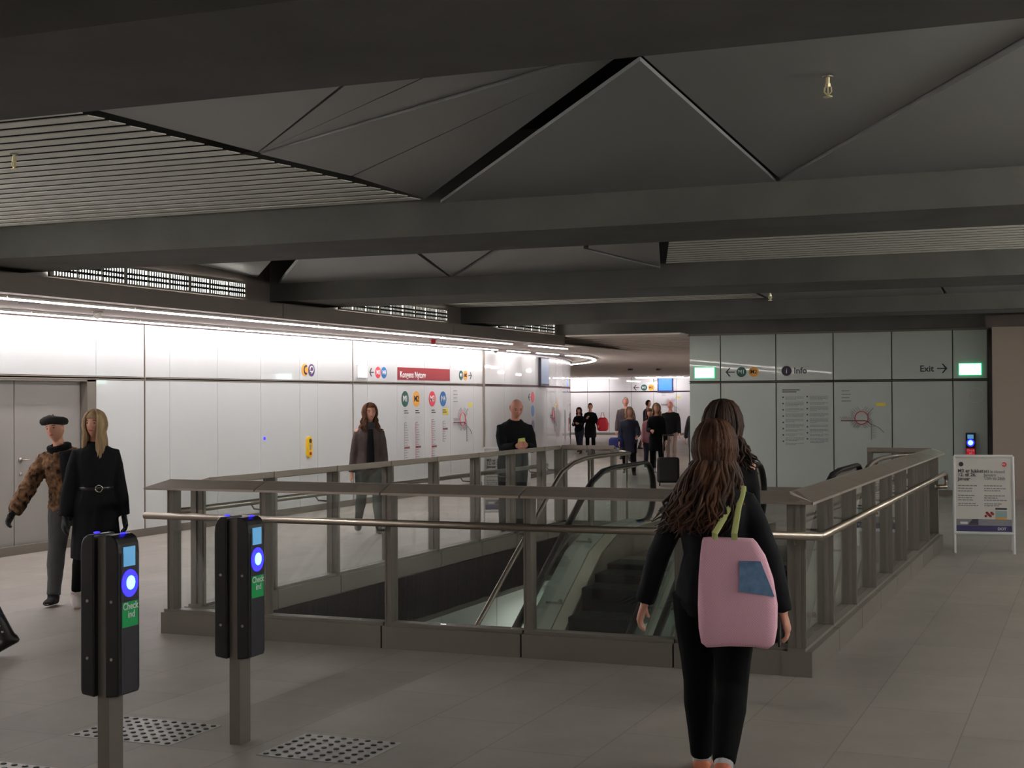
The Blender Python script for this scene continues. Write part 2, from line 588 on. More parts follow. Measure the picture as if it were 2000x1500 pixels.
def panel(pts, name='ceiling_panel', gap=0.009, m='panel', th=0.045, lab='flat triangular ceiling panel between two beams'):
    P = [Vector(p) for p in pts]
    c = sum(P, Vector()) / len(P)
    n = len(P)
    area = 0
    for i in range(n):
        area += P[i].x * P[(i + 1) % n].y - P[(i + 1) % n].x * P[i].y
    if area < 0:
        P = P[::-1]
    Q = []
    for i in range(n):      # inset by gap
        a, b, d = P[i - 1], P[i], P[(i + 1) % n]
        e1 = (b - a).normalized()
        e2 = (d - b).normalized()
        n1 = Vector((-e1.y, e1.x, 0))
        n2 = Vector((-e2.y, e2.x, 0))
        k = 1 + n1.dot(n2)
        off = (n1 + n2) * (gap / max(k, 0.25))
        if off.length > gap * 3.5:
            off = off.normalized() * gap * 3.5
        Q.append(b + off)
    mb = MB()
    mb.slab([(p.x, p.y, p.z) for p in Q], th)
    return struct(mb.build(name, m), lab, 'ceiling')

# bay between the nearest and the second visible beam; the hung ceiling rises towards the viewer
def zc(y, y1, z0=3.215, k=0.048):
    return z0 + (y1 - y) * k
slats('ceiling_slats', lambda y: (-9.6, -4.66 - (9.83 - y) * 0.222), 5.0, 9.83, 9.83)
A, A2 = (-4.60, 9.83, 3.215), (-4.70, 9.79, 3.245)
B = (-2.03, 9.83, 3.215)
B2 = (-2.01, 9.83, 3.235)
c_lo, c_hi = (-2.06, 6.73, 3.385), (-2.10, 6.72, 3.455)
d = (-5.02, 7.96, 3.33)
e1, e2 = (-5.62, 5.0, 3.46), (-4.80, 8.81, 3.285)
panel([e1, d, (-2.10, 5.16, 3.47), (-2.10, 5.0, 3.47)], gap=0.012)
panel([d, (-2.10, 5.18, 3.475), (-2.10, 6.0, 3.475)])
panel([d, (-2.10, 6.0, 3.475), (-2.10, 6.72, 3.475)])
panel([(-5.02, 7.96, 3.322), (-2.10, 6.72, 3.452), (-4.80, 8.81, 3.285)], m='panel')
panel([e2, c_hi, A2], gap=0.008)
panel([A, c_lo, B], gap=0.004, th=0.022)
panel([(-2.05, 6.73, 3.405), (-2.06, 5.0, 3.485), (1.02, 5.0, 3.54), B2], gap=0.003)
panel([B, (1.03, 5.0, 3.50), (1.4, 5.0, 3.50), (1.4, 9.83, 3.22)], gap=0.012)
panel([(1.43, 5.0, 3.46), (2.6, 5.0, 3.46), (2.6, 9.83, 3.22), (1.43, 9.83, 3.22)], lab='plain ceiling panel at the right end of the bay')
# next bay
panel([(-9.6, 11.0, 3.42), (-6.25, 11.0, 3.46), (-9.6, 15.2, 3.24)], gap=0.03)
panel([(-6.1, 11.0, 3.40), (-9.5, 15.5, 3.19), (-7.13, 15.5, 3.19), (-6.0, 11.0, 3.42)], gap=0.012)
panel([(-7.11, 15.5, 3.19), (-5.95, 11.0, 3.42), (-3.85, 11.0, 3.42)], gap=0.014)
panel([(-7.08, 15.5, 3.185), (-3.82, 11.0, 3.37), (-4.86, 13.9, 3.26), (-4.50, 15.5, 3.185)], gap=0.014)
panel([(-4.84, 13.9, 3.27), (-3.85, 11.0, 3.46), (-3.05, 11.0, 3.46), (-4.02, 13.8, 3.31), (-4.50, 15.45, 3.20)], gap=0.02)
slats('ceiling_slats', lambda y: (-4.46 + (15.5 - y) * 0.31, XR), 11.0, 15.5, 15.5)
# third and fourth bays
slats('ceiling_slats', lambda y: (-9.6, -4.6), 16.88, 21.35, 21.35)
panel([(-4.56, 16.88, 3.40), (-4.5, 21.35, 3.2), (-2.0, 21.35, 3.2), (-1.9, 16.88, 3.40)])
panel([(-1.88, 16.88, 3.41), (-1.98, 21.35, 3.21), (2.6, 21.35, 3.21), (2.6, 16.88, 3.41)])
slats('ceiling_slats', lambda y: (-9.6, XR), 22.45, 25.75, 25.75)
slats('ceiling_slats', lambda y: (-9.6, XR), -0.8, 3.87, 3.87)
slats('ceiling_slats', lambda y: (-9.6, XR), -5, -1.9, -1.9)

# grey glass information wall
IW = Face((0, YI, 0), (1, 0, 0), (0, -1, 0))
iseams = [-7.04, -6.442, -5.411, -4.374, -3.349, -2.312, -1.733]
mb = MB()
for a0, a1 in zip(iseams, iseams[1:]):
    for z0, z1 in ((0.10, 2.0), (2.045, 2.885)):
        IW.plate(a0 + 0.01, a1 - 0.01, z0, z1, -0.05, 0, mb)
struct(mb.build('wall_information', 'gglass'), 'grey green glass information wall beyond the escalators', 'wall')
b = MB().box(-7.04, -1.733, YI + 0.052, YI + 6, 0, 2.93)
b.box(-7.06, -1.71, YI - 0.012, YI + 0.05, 2.885, 2.925)
struct(b.build('wall_information_core', 'steel_d'), 'dark core of the information wall block', 'wall')
struct(MB().box(-7.04, -1.733, YI - 0.004, YI + 0.05, 2.0, 2.012).box(-7.04, -1.733, YI - 0.004, YI + 0.05, 2.033, 2.045).build('trim_6', 'black'), 'dark horizontal joint across the grey glass wall', 'trim')
struct(MB().box(-7.04, -1.733, YI + 0.0, YI + 0.06, 0, 0.1).build('baseboard_information', 'steel_d'), 'dark skirting below the grey glass wall', 'baseboard')
# beige wall at the right, right and rear walls
struct(MB().box(-1.62, XR + 0.2, 25.4, 25.6, 0.0, 2.9).build('wall_back_right', 'beige'), 'plain beige wall to the right of the information wall', 'wall')
struct(MB().box(-1.72, XR + 0.2, 25.36, 25.66, 2.9, 3.1).build('trim_7', 'fascia'), 'dark trim above the beige wall', 'trim')
RW = Face((XR, 0, 0), (0, -1, 0), (-1, 0, 0))
mb = MB()
y = -4.9
while y < 25.3:
    for z0, z1 in ((0.1, 2.0), (2.04, 2.95)):
        mb.box(XR, XR + 0.05, y + 0.005, min(y + 1.09, 25.36), z0, z1)
    y += 1.1
struct(mb.build('wall_right', 'gglass'), 'grey glass wall on the far right side', 'wall')
struct(MB().box(XR + 0.055, XR + 0.3, -5, 25.6, 0, 3.75).build('wall_right_backing', 'fascia'), 'dark backing of the right wall', 'wall')
struct(MB().box(-11.6, XR + 0.3, -5.3, -5, 0, 3.75).build('wall_rear', 'beige'), 'plain wall behind the camera', 'wall')

# hall beyond
hc = MB()
yy = 25.4
while yy < 65:
    z = 2.90 if yy < 26.4 else max(2.76, 2.90 - (yy - 26.4) * 0.05)
    x0 = -40 if yy > 25.5 else -40
    x1 = -6.9 if yy < 32 else 1
    if yy < 26.3:
        x1 = -7.04
    hc.box(x0 if yy > 26 else -9.28, x1, yy, yy + 0.275, z, z + 0.03)
    yy += 0.30
struct(hc.build('ceiling_hall', 'hallceil'), 'low slatted beige ceiling of the hall beyond', 'ceiling')
struct(MB().box(-42, -9.28, 25.4, 30.0, 2.745, 2.76).box(-42, 2, 25.9, 66, 2.96, 3.02).build('ceiling_hall_soffit', 'hallceil'), 'flat part of the low ceiling of the hall', 'ceiling')
FW = Face((0, 64.9, 0), (1, 0, 0), (0, -1, 0))
mb = MB()
x = -38.0
while x < -5:
    for z0, z1 in ((0.12, 2.03), (2.09, 2.76)):
        FW.plate(x + 0.008, x + 1.092, z0, z1, -0.05, 0, mb)
    x += 1.1
struct(mb.build('wall_back', 'wglass'), 'far white glass wall at the end of the hall', 'wall')
struct(MB().box(-38, 2, 64.96, 65.3, 0, 3).build('wall_back_core', 'maroon'), 'dark joints of the far wall', 'wall')
struct(MB().box(-38, 2, 64.88, 64.96, 0, 0.12).build('baseboard_back', 'steel_d'), 'grey skirting of the far wall', 'baseboard')
struct(MB().box(-40, -38, 25, 65.3, 0, 3).build('wall_hall_left', 'soffit'), 'left side wall of the far hall', 'wall')
struct(MB().box(-1.0, -0.8, 32, 65.3, 0, 3).build('wall_hall_right', 'wglass'), 'right side wall of the far hall', 'wall')
struct(MB().box(-40, -16, 25.0, 25.3, 0, 3).build('wall_hall_front', 'soffit'), 'front wall of the far hall', 'wall')

# ------------------------------------------------------------------ lamps
def linear_light(x, y0, y1, z, label, group, m='strip', wdt=0.05, proto=None):
    t = thing('linear_ceiling_light', label, 'ceiling light', (x, (y0 + y1) / 2, z), 0, group)
    L = (y1 - y0) / 2
    MB().box(-wdt / 2 - 0.012, wdt / 2 + 0.012, -L, L, 0, 0.03).build('housing', 'panel_edge', t, world=False)
    MB().box(-wdt / 2, wdt / 2, -L + 0.01, L - 0.01, -0.012, -0.001).build('diffuser', m, t, world=False)
    return t

y = -4.9
while y < 23:
    if y < 8:
        n = 3.9
    else:
        n = 1.94
    linear_light(-9.62, y, min(y + n, 23.55), 2.712, 'white linear tube light in the soffit row farther from the glass wall', 'outer row of linear tube lights')
    y += n + 0.02
y = -4.9
while y < 25.8:
    n = 3.9 if y < 8 else 1.94
    linear_light(-11.02, y, min(y + n, 26.2), 2.712, 'white linear tube light in the soffit row right beside the glass wall', 'inner row of linear tube lights')
    y += n + 0.02
for y0, y1 in ((24.4, 26.4),):
    linear_light(-9.62, y0, y1, 2.712, 'short white tube light alone past the end of the outer row', None)
for k, (y0, y1) in enumerate(((26.75, 27.95), (28.4, 29.7), (30.2, 31.2))):
    linear_light(-11.02, y0, y1, 2.712, 'short white tube light in the dashed row leading to the curved light', 'dashed row of short tube lights')
t = thing('curved_ceiling_light', 'white hooked ceiling light following the rounded wall end', 'ceiling light', (cx, cy, 2.71))
rc = MB()
rings = []
for i in range(26):
    a = R(7.5 + 32 * i / 25)
    rings.append([(cx + q * math.cos(a), cy + q * math.sin(a), z) for q, z in ((rad + 0.20, 2.70), (rad + 0.27, 2.70), (rad + 0.27, 2.712), (rad + 0.20, 2.712))])
rc.loft(rings)
rc.build('diffuser', 'strip', t)
rc = MB()
rings = [[(cx + q * math.cos(R(7.3 + 32.4 * i / 25)), cy + q * math.sin(R(7.3 + 32.4 * i / 25)), z) for q, z in ((rad + 0.185, 2.713), (rad + 0.285, 2.713), (rad + 0.285, 2.743), (rad + 0.185, 2.743))] for i in range(26)]
rc.loft(rings).build('housing', 'panel_edge', t)

def far_light(x0, x1, label, group=None):
    t = thing('linear_ceiling_light', label, 'ceiling light', ((x0 + x1) / 2, 64.2, 2.72), 0, group)
    h = (x1 - x0) / 2
    MB().box(-h, h, -0.06, 0.06, 0, 0.03).build('housing', 'panel_edge', t, world=False)
    MB().box(-h, h, -0.05, 0.05, -0.03, -0.001).build('diffuser', 'hallstrip', t, world=False)
for x0 in (-37, -34.2, -31.4, -28.6, -25.8, -23.6, -19.95, -16.6, -14, -11):
    far_light(x0, x0 + 2.3, 'far white tube light along the top of the distant glass wall', 'tube lights over the far wall')
for x0, y0 in ((-24, 46), (-24, 53), (-29, 50), (-26, 58), (-4, 36), (-4, 42), (-4, 48), (-5, 54), (-21, 41), (-26, 42), (-6, 40), (-8, 47)):  # tubes added out of sight to brighten the hall ceiling and floor
    t = thing('linear_ceiling_light', 'added white tube light hidden in the low hall ceiling', 'ceiling light', (x0, y0, 2.735), 0, 'added hall tube lights')
    MB().box(-0.05, 0.05, -1.2, 1.2, 0, 0.024).build('housing', 'panel_edge', t, world=False)
    MB().box(-0.03, 0.03, -1.18, 1.18, -0.06, -0.001).build('diffuser', 'hall_fill', t, world=False)

# louvred lights high at both ends of the bays
def grille_light(xw, y0, n, sx, label, cell=0.39, group=None, m='grille'):
    t = thing('louvred_wall_light', label, 'wall light', (xw, y0, 2.985), 0, group)
    L = n * cell
    fr = MB()
    fr.box(0, sx * 0.03, -0.02, L + 0.02, -0.02, 0.0)
    fr.box(0, sx * 0.03, -0.02, L + 0.02, 0.158, 0.19)
    for k in range(n + 1):
        wd = 0.022 if k % 3 == 0 else 0.011
        fr.box(0, sx * 0.028, k * cell - wd, k * cell + wd, 0, 0.16)
    fr.build('frame', 'steel_d', t, world=False)
    MB().box(0.0, sx * 0.004, 0, L, 0.0, 0.158).build('diffuser', m, t, world=False)
    lv = MB()
    for z in (0.05, 0.104):
        lv.box(sx * 0.006, sx * 0.026, 0, L, z - 0.013, z + 0.013)
    for k in range(n * 9):
        if k % 9:
            yk = k * cell / 9
            lv.box(sx * 0.006, sx * 0.02, yk - 0.010, yk + 0.010, 0, 0.158)
    lv.build('louvre', 'black', t, world=False)
    return t
grille_light(-9.61, 11.39, 9, 1, 'louvred light strip between the second and third beams, nearest fully seen')
grille_light(-9.61, 17.24, 9, 1, 'louvred light strip between the third and fourth beams')
grille_light(-9.61, 22.9, 7, 1, 'louvred light strip nearest the far end of the fascia')
grille_light(-9.61, 5.6, 9, 1, 'louvred light strip beside the slatted ceiling field', m='grille_near')
for y0, lab in ((5.6, 'louvred light strip high on the right wall in the near bay'), (11.5, 'louvred light strip high on the right wall in the middle bay'), (17.3, 'louvred light strip high on the right wall in the far bay')):
    grille_light(XR - 0.001, y0, 9, -1, lab, m='grille_near')
for k in range(13):
    y0 = -4.6 + k * 2.3
    t = thing('linear_ceiling_light', 'white linear tube light along the right wall', 'ceiling light', (XR - 0.35, y0 + 1.1, 2.80), 0, 'right wall tube lights')
    MB().box(-0.04, 0.3, -1.14, 1.14, 0.012, 0.05).build('housing', 'panel_edge', t, world=False)
    MB().box(-0.02, 0.02, -1.1, 1.1, 0, 0.011).build('diffuser', 'rstrip', t, world=False)
for x0, y0 in ((-5.6, 6.5), (-3.0, 6.5), (-9, 14), (-0.5, 13), (-5.6, 16.5)):  # tubes added below the floor to light the escalator well
    t = thing('linear_ceiling_light', 'added tube light under the ceiling of the lower level', 'ceiling light', (x0, y0, -0.6), 0, 'added lower level tube lights')
    MB().box(-0.06, 0.06, -1.5, 1.5, 0, 0.04).build('housing', 'panel_edge', t, world=False)
    MB().box(-0.05, 0.05, -1.48, 1.48, -0.01, -0.001).build('diffuser', 'lowstrip', t, world=False)

# unseen cove tubes added on a right wall ledge to brighten the ceiling
for y0, y1 in ((5.2, 9.6), (11.2, 15.3), (17.1, 21.2)):
    for x, lab in ((XR - 0.12, 'added hidden cove tube on the added ledge of the right wall'),):
        t = thing('added_cove_light', lab, 'added cove light', (x, (y0 + y1) / 2, 2.905), 0, lab + 's')
        hl = (y1 - y0) / 2
        MB().box(-0.05, 0.05, -hl, hl, -0.004, 0.02).build('housing', 'panel_edge', t, world=False)
        MB().box(-0.035, 0.035, -hl + 0.03, hl - 0.03, 0.021, 0.03).build('diffuser', 'cove', t, world=False)
struct(MB().box(XR - 0.24, XR, 4.9, 25.3, 2.86, 2.90).box(XR - 0.25, XR - 0.23, 4.9, 25.3, 2.86, 2.93).build('trim_8', 'fascia'), 'added ledge for the cove tubes high on the right wall', 'trim')  # unseen ledge, added to hold the cove tubes
# ------------------------------------------------------------------ railings round the escalator well
class Side:
    def __init__(s, a, d, n):
        s.a, s.d, s.n = Vector((*a, 0)), Vector((*d, 0)), Vector((*n, 0))

    def p(s, t, o, z):
        return s.a + s.d * t + s.n * o + Vector((0, 0, z))

    def box(s, mb, t0, t1, o0, o1, z0, z1):
        return mb.hexa([s.p(t0, o0, z0), s.p(t1, o0, z0), s.p(t1, o1, z0), s.p(t0, o1, z0), s.p(t0, o0, z1), s.p(t1, o0, z1), s.p(t1, o1, z1), s.p(t0, o1, z1)])

def railing(label, side, joints, cap_ends, hand=None, hand_z=0.875, hand_o=0.17, posts_both=True, hand_end=None, end_posts=(True, True)):
    t = thing('glass_railing', label, 'railing', tuple(side.p((joints[0] + joints[-1]) / 2, 0, 0)))
    n = len(joints) - 1
    for k in range(n):
        j0, j1 = joints[k] + 0.006, joints[k + 1] - 0.006
        kb = MB()
        side.box(kb, j0 if k else joints[0] - 0.02, j1, -0.09, 0.10, 0.0, 0.155)
        side.box(kb, j0 if k else joints[0] - 0.02, j1, -0.05, 0.06, 0.155, 0.175)
        kb.build('kerb_panel', 'steel_d', t)
        c0 = cap_ends[0] if k == 0 else j0
        c1 = cap_ends[1] if k == n - 1 else j1
        cp = MB()
        i0 = c0 + (0.12 if k == 0 and c0 < joints[0] else 0)
        i1 = c1 - (0.12 if k == n - 1 and c1 > joints[-1] else 0)
        cp.hexa([side.p(c0, 0.115, 1.062), side.p(c1, 0.115, 1.062), side.p(i1, -0.05, 1.118), side.p(i0, -0.05, 1.118),
                 side.p(c0, 0.115, 1.078), side.p(c1, 0.115, 1.078), side.p(i1, -0.05, 1.134), side.p(i0, -0.05, 1.134)])
        side.box(cp, i0, i1, -0.055, -0.045, 1.085, 1.134)
        cp.build('cap_rail', 'steel', t)
        g = MB()
        side.box(g, j0 + 0.05, j1 - 0.004, -0.006, 0.006, 0.176, 1.095)
        g.build('glass_panel', 'rglass', t)
        ps = MB()
        side.box(ps, j0, j0 + 0.05, -0.05, 0.055, 0.10, 1.09)
        side.box(ps, j0 + 0.006, j0 + 0.012, -0.056, 0.06, 0.10, 1.09)
        side.box(ps, j0 - 0.012, j0 - 0.006, 0.0, 0.03, 0.0, 1.09)
        ps.build('post', 'steel_d', t)
    ps = MB()
    side.box(ps, joints[-1] - 0.05, joints[-1], -0.05, 0.055, 0.10, 1.09)
    ps.build('post', 'steel_d', t)
    if hand:
        path = [side.p(hand[0], hand_o, hand_z), side.p(hand[1], hand_o, hand_z)]
        if hand_end == 'curl':
            q = hand[1]
            path = [path[0]] + [side.p(q, hand_o, hand_z), side.p(q + 0.10, hand_o, hand_z - 0.015), side.p(q + 0.15, hand_o, hand_z - 0.06), side.p(q + 0.15, hand_o, hand_z - 0.11), side.p(q + 0.08, hand_o, hand_z - 0.15), side.p(q + 0.02, hand_o - 0.1, hand_z - 0.15)]
        hm = MB()
        hm.tube(path, 0.025, 14)
        hr = hm.build('handrail', 'steel_b', t, smooth=True)
        for k in range(1, len(joints)):
            br = MB()
            q = joints[k] - 0.0 if k < n else joints[k] - 0.03
            if hand[0] < q < hand[1]:
                br.tube([side.p(q, 0.05, hand_z - 0.06), side.p(q, hand_o - 0.03, hand_z - 0.055), side.p(q, hand_o, hand_z - 0.015)], 0.008, 8)
                br.build('bracket', 'steel_d', hr)
    return t

front = Side((-6.42, 8.95), (1, 0), (0, -1))
railing('steel and glass railing across the near end of the escalator well', front, [0, 0.80, 1.815, 2.858, 3.905, 4.72], (-0.16, 4.80), (-0.11, 4.875))
right = Side((-1.73, 8.86), (0, 1), (1, 0))
railing('steel and glass railing along the right side of the well beside the poster stand', right, [0.0, 1.0, 2.02, 3.03, 4.05, 5.07, 6.09, 7.08, 8.1], (-0.025, 8.25), (-0.08, 7.62), hand_end='curl')
left = Side((-6.36, 8.86), (0, 1), (-1, 0))
railing('steel and glass railing along the left side of the well facing the white wall', left, [0.33, 1.36, 2.42, 3.49, 4.53, 5.6, 6.63, 7.64, 8.3], (0.31, 8.32), (0.3, 8.3))
bl = Side((-6.36, 17.25), (1, 0), (0, 1))
railing('short railing piece closing the far left end of the well', bl, [0.0, 0.36, 0.72], (-0.1, 0.72))
br_ = Side((-2.50, 17.2), (1, 0), (0, 1))
railing('short railing piece closing the far right end of the well', br_, [0.0, 0.74], (0, 0.85))

# ------------------------------------------------------------------ escalators
TAN = 0.577
YS = 14.35
def nose(y):
    return 0.0 if y > YS else -(YS - y) * TAN

def incline(y0, y1, z_off, n=18, soft=0.5):
    """points (y, z) following floor level then the 30 degree slope, rounded at the break"""
    pts = []
    for i in range(n + 1):
        y = y0 + (y1 - y0) * i / n
        if y > YS + soft:
            z = 0
        elif y < YS - soft:
            z = nose(y)
        else:
            t = (YS + soft - y)
            z = -TAN * t * t / (4 * soft)
        pts.append((y, z + z_off))
    return pts

def strip_profile(mb, x0, x1, top, bot):
    """solid between two x planes, top and bottom polylines [(y, z)]"""
    rings = [[(x0, a[0], a[1]), (x1, a[0], a[1]), (x1, b[0], b[1]), (x0, b[0], b[1])] for a, b in zip(top, bot)]
    return mb.loft(rings)

def escalator(xc, half, label, outer_left, outer_right, sticker=False):
    t = thing('escalator', label, 'escalator', (xc, 12.5, 0))
    YE = 6.2
    ys = []
    k = 0
    y = 14.62
    lv = [0, 0, -0.09, -0.23]
    while y > YE:
        z = 0.0 if k < 1 else (-0.06 if k == 1 else -0.06 - 0.2309 * (k - 1.6))
        y0 = y - 0.4
        sm = MB()
        sm.box(xc - half + 0.16, xc + half - 0.16, y0, y, z - 0.03, z)
        for j in range(26):
            xx = xc - half + 0.17 + j * (2 * half - 0.34) / 26
            sm.box(xx, xx + 0.016, y0, y, z, z + 0.008)
        st = sm.build('step', 'step', t)
        rm = MB().box(xc - half + 0.16, xc + half - 0.16, y0 - 0.012, y0, z - 0.25, z - 0.002)
        rm.build('riser', 'riser', st)
        y -= 0.4
        k += 1
    cp = MB().box(xc - half + 0.12, xc + half - 0.12, 14.62, 15.0, -0.02, 0.004)
    for j in range(40):
        xx = xc - half + 0.16 + j * (2 * half - 0.26) / 40
        cp.box(xx, xx + 0.01, 14.56, 14.64, -0.01, 0.006)
    cp.build('comb_plate', 'steel', t)
    MB().box(xc - half + 0.10, xc + half - 0.10, 15.0, 16.6, -0.02, 0.005).build('landing_plate', 'steel_d', t)
    for s in (-1, 1):
        xg = xc + s * half
        # glass balustrade
        top = incline(YE, 16.10, 0.955)
        bot = incline(YE, 16.10, 0.30)
        for i in range(1, 9):
            a = PI / 2 * i / 8
            top.append((16.10 + 0.30 * math.sin(a), 0.655 + 0.30 * math.cos(a)))
            bot.append((16.10 + 0.30 * math.sin(a) * 0.9, 0.30))
        gm = MB()
        strip_profile(gm, xg - 0.005, xg + 0.005, top, bot)
        gm.build('glass_balustrade', 'eglass', t)
        # handrail
        path = [(xg, y, z) for y, z in incline(YE, 16.10, 0.975, 26)]
        for i in range(1, 15):
            a = PI * i / 14
            path.append((xg, 16.10 + 0.335 * math.sin(a), 0.64 + 0.335 * math.cos(a)))
        path.append((xg, 15.85, 0.30))
        MB().tube(path, [(0.022, 0.038)] * len(path), 12, up=(0, 0.3, 1)).build('handrail', 'rubber', t, smooth=True)
        path2 = [(p[0] , p[1] * 1.0, p[2] - 0.028) if p[1] < 16.0 else p for p in path[:27]]
        MB().tube(path2, 0.012, 8).build('handrail_guide', 'steel_b', t, smooth=True)
        # inner deck and skirt
        tp = incline(YE, 16.35, 0.30)
        dk = MB()
        strip_profile(dk, xg - s * 0.006, xg - s * 0.14, tp, [(a, z - 0.03) for a, z in tp])
        dk.build('inner_deck', 'deck', t)
        sk = MB()
        strip_profile(sk, xg - s * 0.14, xg - s * 0.155, [(a, z - 0.005) for a, z in tp], [(a, z - 0.55) for a, z in tp])
        sk.build('skirt', 'steel', t)
        # outer deck and cladding
        wo = outer_left if s < 0 else outer_right
        od = MB()
        strip_profile(od, xg + s * 0.006, xg + s * wo, tp, [(a, z - 0.03) for a, z in tp])
        od.build('outer_deck', 'wdeck', t)
        cl = MB()
        strip_profile(cl, xg + s * wo, xg + s * (wo - 0.02), [(a, z) for a, z in tp], [(a, z - 1.1) for a, z in tp])
        cl.build('side_cladding', 'wdeck', t)
        ne = MB()
        ne.prism([(0, 0), (0.34, 0), (0.34, 0.12), (0.28, 0.25), (0.10, 0.305), (0, 0.305)], lambda p, q, tt: (tt, 16.02 + p, q), xg - 0.10, xg + 0.10)
        ne.build('newel_base', 'steel_d', t)
        # clamps seen on the outer deck
        for yy in (14.2, 13.3, 12.4, 11.5):
            z = nose(yy) + 0.30
            c = MB()
            c.box(xg + s * 0.01, xg + s * (min(wo, 0.2) - 0.02), yy - 0.012, yy + 0.012, z, z + 0.02)
            c.ball((xg + s * 0.03, yy, z + 0.03), 0.02)
            c.build('clamp', 'steel', t, smooth=False)
    if sticker:
        xg = xc - half
        MB().box(xg + 0.012, xg + 0.095, 15.6, 15.85, 0.301, 0.304).build('safety_sticker', 'white', t)
        MB().box(xg + 0.02, xg + 0.088, 15.63, 15.7, 0.304, 0.306).box(xg + 0.02, xg + 0.088, 15.74, 15.82, 0.304, 0.306).build('sticker_print', 'blue', t)
        MB().box(xg + 0.015, xg + 0.09, 15.92, 16.02, 0.305, 0.309).build('warning_sticker', 'wine', t)
    return t

escalator(-4.36, 0.54, 'left escalator with dark steps and glass sides going down', 0.26, 0.12, True)
escalator(-3.015, 0.555, 'right escalator with dark steps beside the right railing', 0.12, 0.26)

def guard(x, label, s):
    t = thing('guard_rail', label, 'guard rail', (x, 15, 0))
    path = [(x, y, z + 1.03) for y, z in incline(8.6, 14.6, 0.0, 16, 0.3)]
    path += [(x, 14.95, 1.06), (x, 15.3, 1.07), (x, 16.0, 1.07), (x, 16.6, 1.06), (x, 17.0, 1.06)]
    path[-1] = (x + s * 0.25, 17.05, 1.06)
    path = [p if p[1] < 14.5 else p for p in path]
    MB().tube(path, 0.024, 12).build('rail', 'steel_b', t, smooth=True)
    for y in (15.2, 16.5):
        MB().tube([(x, y, 0.0), (x, y, 1.06)], 0.016, 10).build('post', 'steel_b', t, smooth=True)
    for y in (13.2, 11.4, 9.8):
        z = nose(y)
        MB().tube([(x, y, z + 0.2), (x, y, z + 1.02)], 0.014, 10).build('post', 'steel_b', t, smooth=True)
    MB().tube([(x, y, z + 0.25) for y, z in incline(8.6, 14.9, 0.0, 16, 0.3)], 0.014, 10).build('lower_rail', 'steel_b', t, smooth=True)
guard(-5.25, 'bent steel tube guard rail on the left of the left escalator', -1)
guard(-2.12, 'bent steel tube guard rail on the right of the right escalator', 1)

# ------------------------------------------------------------------ card readers on posts
def reader(x, y, label):
    t = thing('card_reader', label, 'card reader', (x, y, 0), R(2), 'check-in card readers')
    po = MB().box(-0.03, 0.03, -0.05, 0.05, 0, 1.125)
    po.build('post', 'steel_d', t, world=False)
    for s in (-1, 1):
        prof = [(0.028, 0.43), (0.095, 0.44), (0.10, 0.46), (0.10, 1.06), (0.096, 1.10), (0.085, 1.125), (0.065, 1.138), (0.028, 1.14)]
        u = MB().prism([(p * s, z) for p, z in prof], lambda p, q, tt: (p, tt, q), -0.078, 0.078)
        body = u.build('housing', 'reader', t, world=False)
        bv = body.modifiers.new('bevel', 'BEVEL')
        bv.width = 0.008
        bv.segments = 3
        F = Face((s * 0.1005, 0, 0), (0, s, 0), (s, 0, 0))
        F.plate(-0.062, 0.062, 0.45, 1.055, 0, 0.0015).build('face_plate', 'readerface', body, world=False)
        F.plate(-0.045, 0.04, 1.0, 1.085, 0.0, 0.003).build('screen', 'rscreen', body, world=False)
        l2 = F.disc(0, 0.925, 0.060, 0.0, 0.004).build('light_ring', 'led2', body, world=False)
        F.disc(0.004, 0.927, 0.030, 0.004, 0.006).build('light_core', 'led', l2, world=False)
        if s > 0:
            lb = F.plate(-0.056, 0.060, 0.735, 0.845, 0.0016, 0.003).build('label_plate', 'rgreen', body, world=False)
            me = text_mesh('Check\n ind', 0.043, 0.0008, 'CENTER')
            me.transform(F.mtx(0.002, 0.806, 0.0042))
            link('lettering', me, 'white', lb, world=False)
        lm = MB().ball((s * 0.07, 0, 1.142), 0.012, 0.02, 0.004)
        lm.build('status_light', 'led2', body, world=False)
        sc = MB()
        for z in (0.6, 0.85):
            sc.cyl((s * 0.062, -0.078, z), (0, -1, 0), 0.007, 0.003, 10)
        sc.build('screw', 'steel', body, world=False)
    return t
reader(-4.03, 5.17, 'black card reader post nearest the camera with green Check ind label')
reader(-4.005, 6.16, 'black card reader post just before the near railing with green Check ind label')

# wall card reader with red label
t = thing('card_reader', 'small card reader on the grey glass wall with red label', 'card reader', (-2.02, 25.99, 0.9))
rd = MB().box(-2.10, -1.94, 25.93, 25.998, 0.68, 1.10).build('housing', 'reader', t)
F = Face((0, 25.929, 0), (1, 0, 0), (0, -1, 0))
F.plate(-2.09, -1.95, 0.69, 0.83, 0, 0.003).build('label_plate', 'rred', rd)
F.text('Check\nud', -2.02, 0.775, 0.05, 'white', rd, 0.005, 'CENTER')
F.plate(-2.07, -1.97, 1.0, 1.07, 0, 0.003).build('screen', 'rscreen', rd)
l2 = F.disc(-2.02, 0.93, 0.065, 0, 0.004).build('light_ring', 'led2', rd)
F.disc(-2.02, 0.93, 0.04, 0.004, 0.006).build('light_core', 'led', l2)

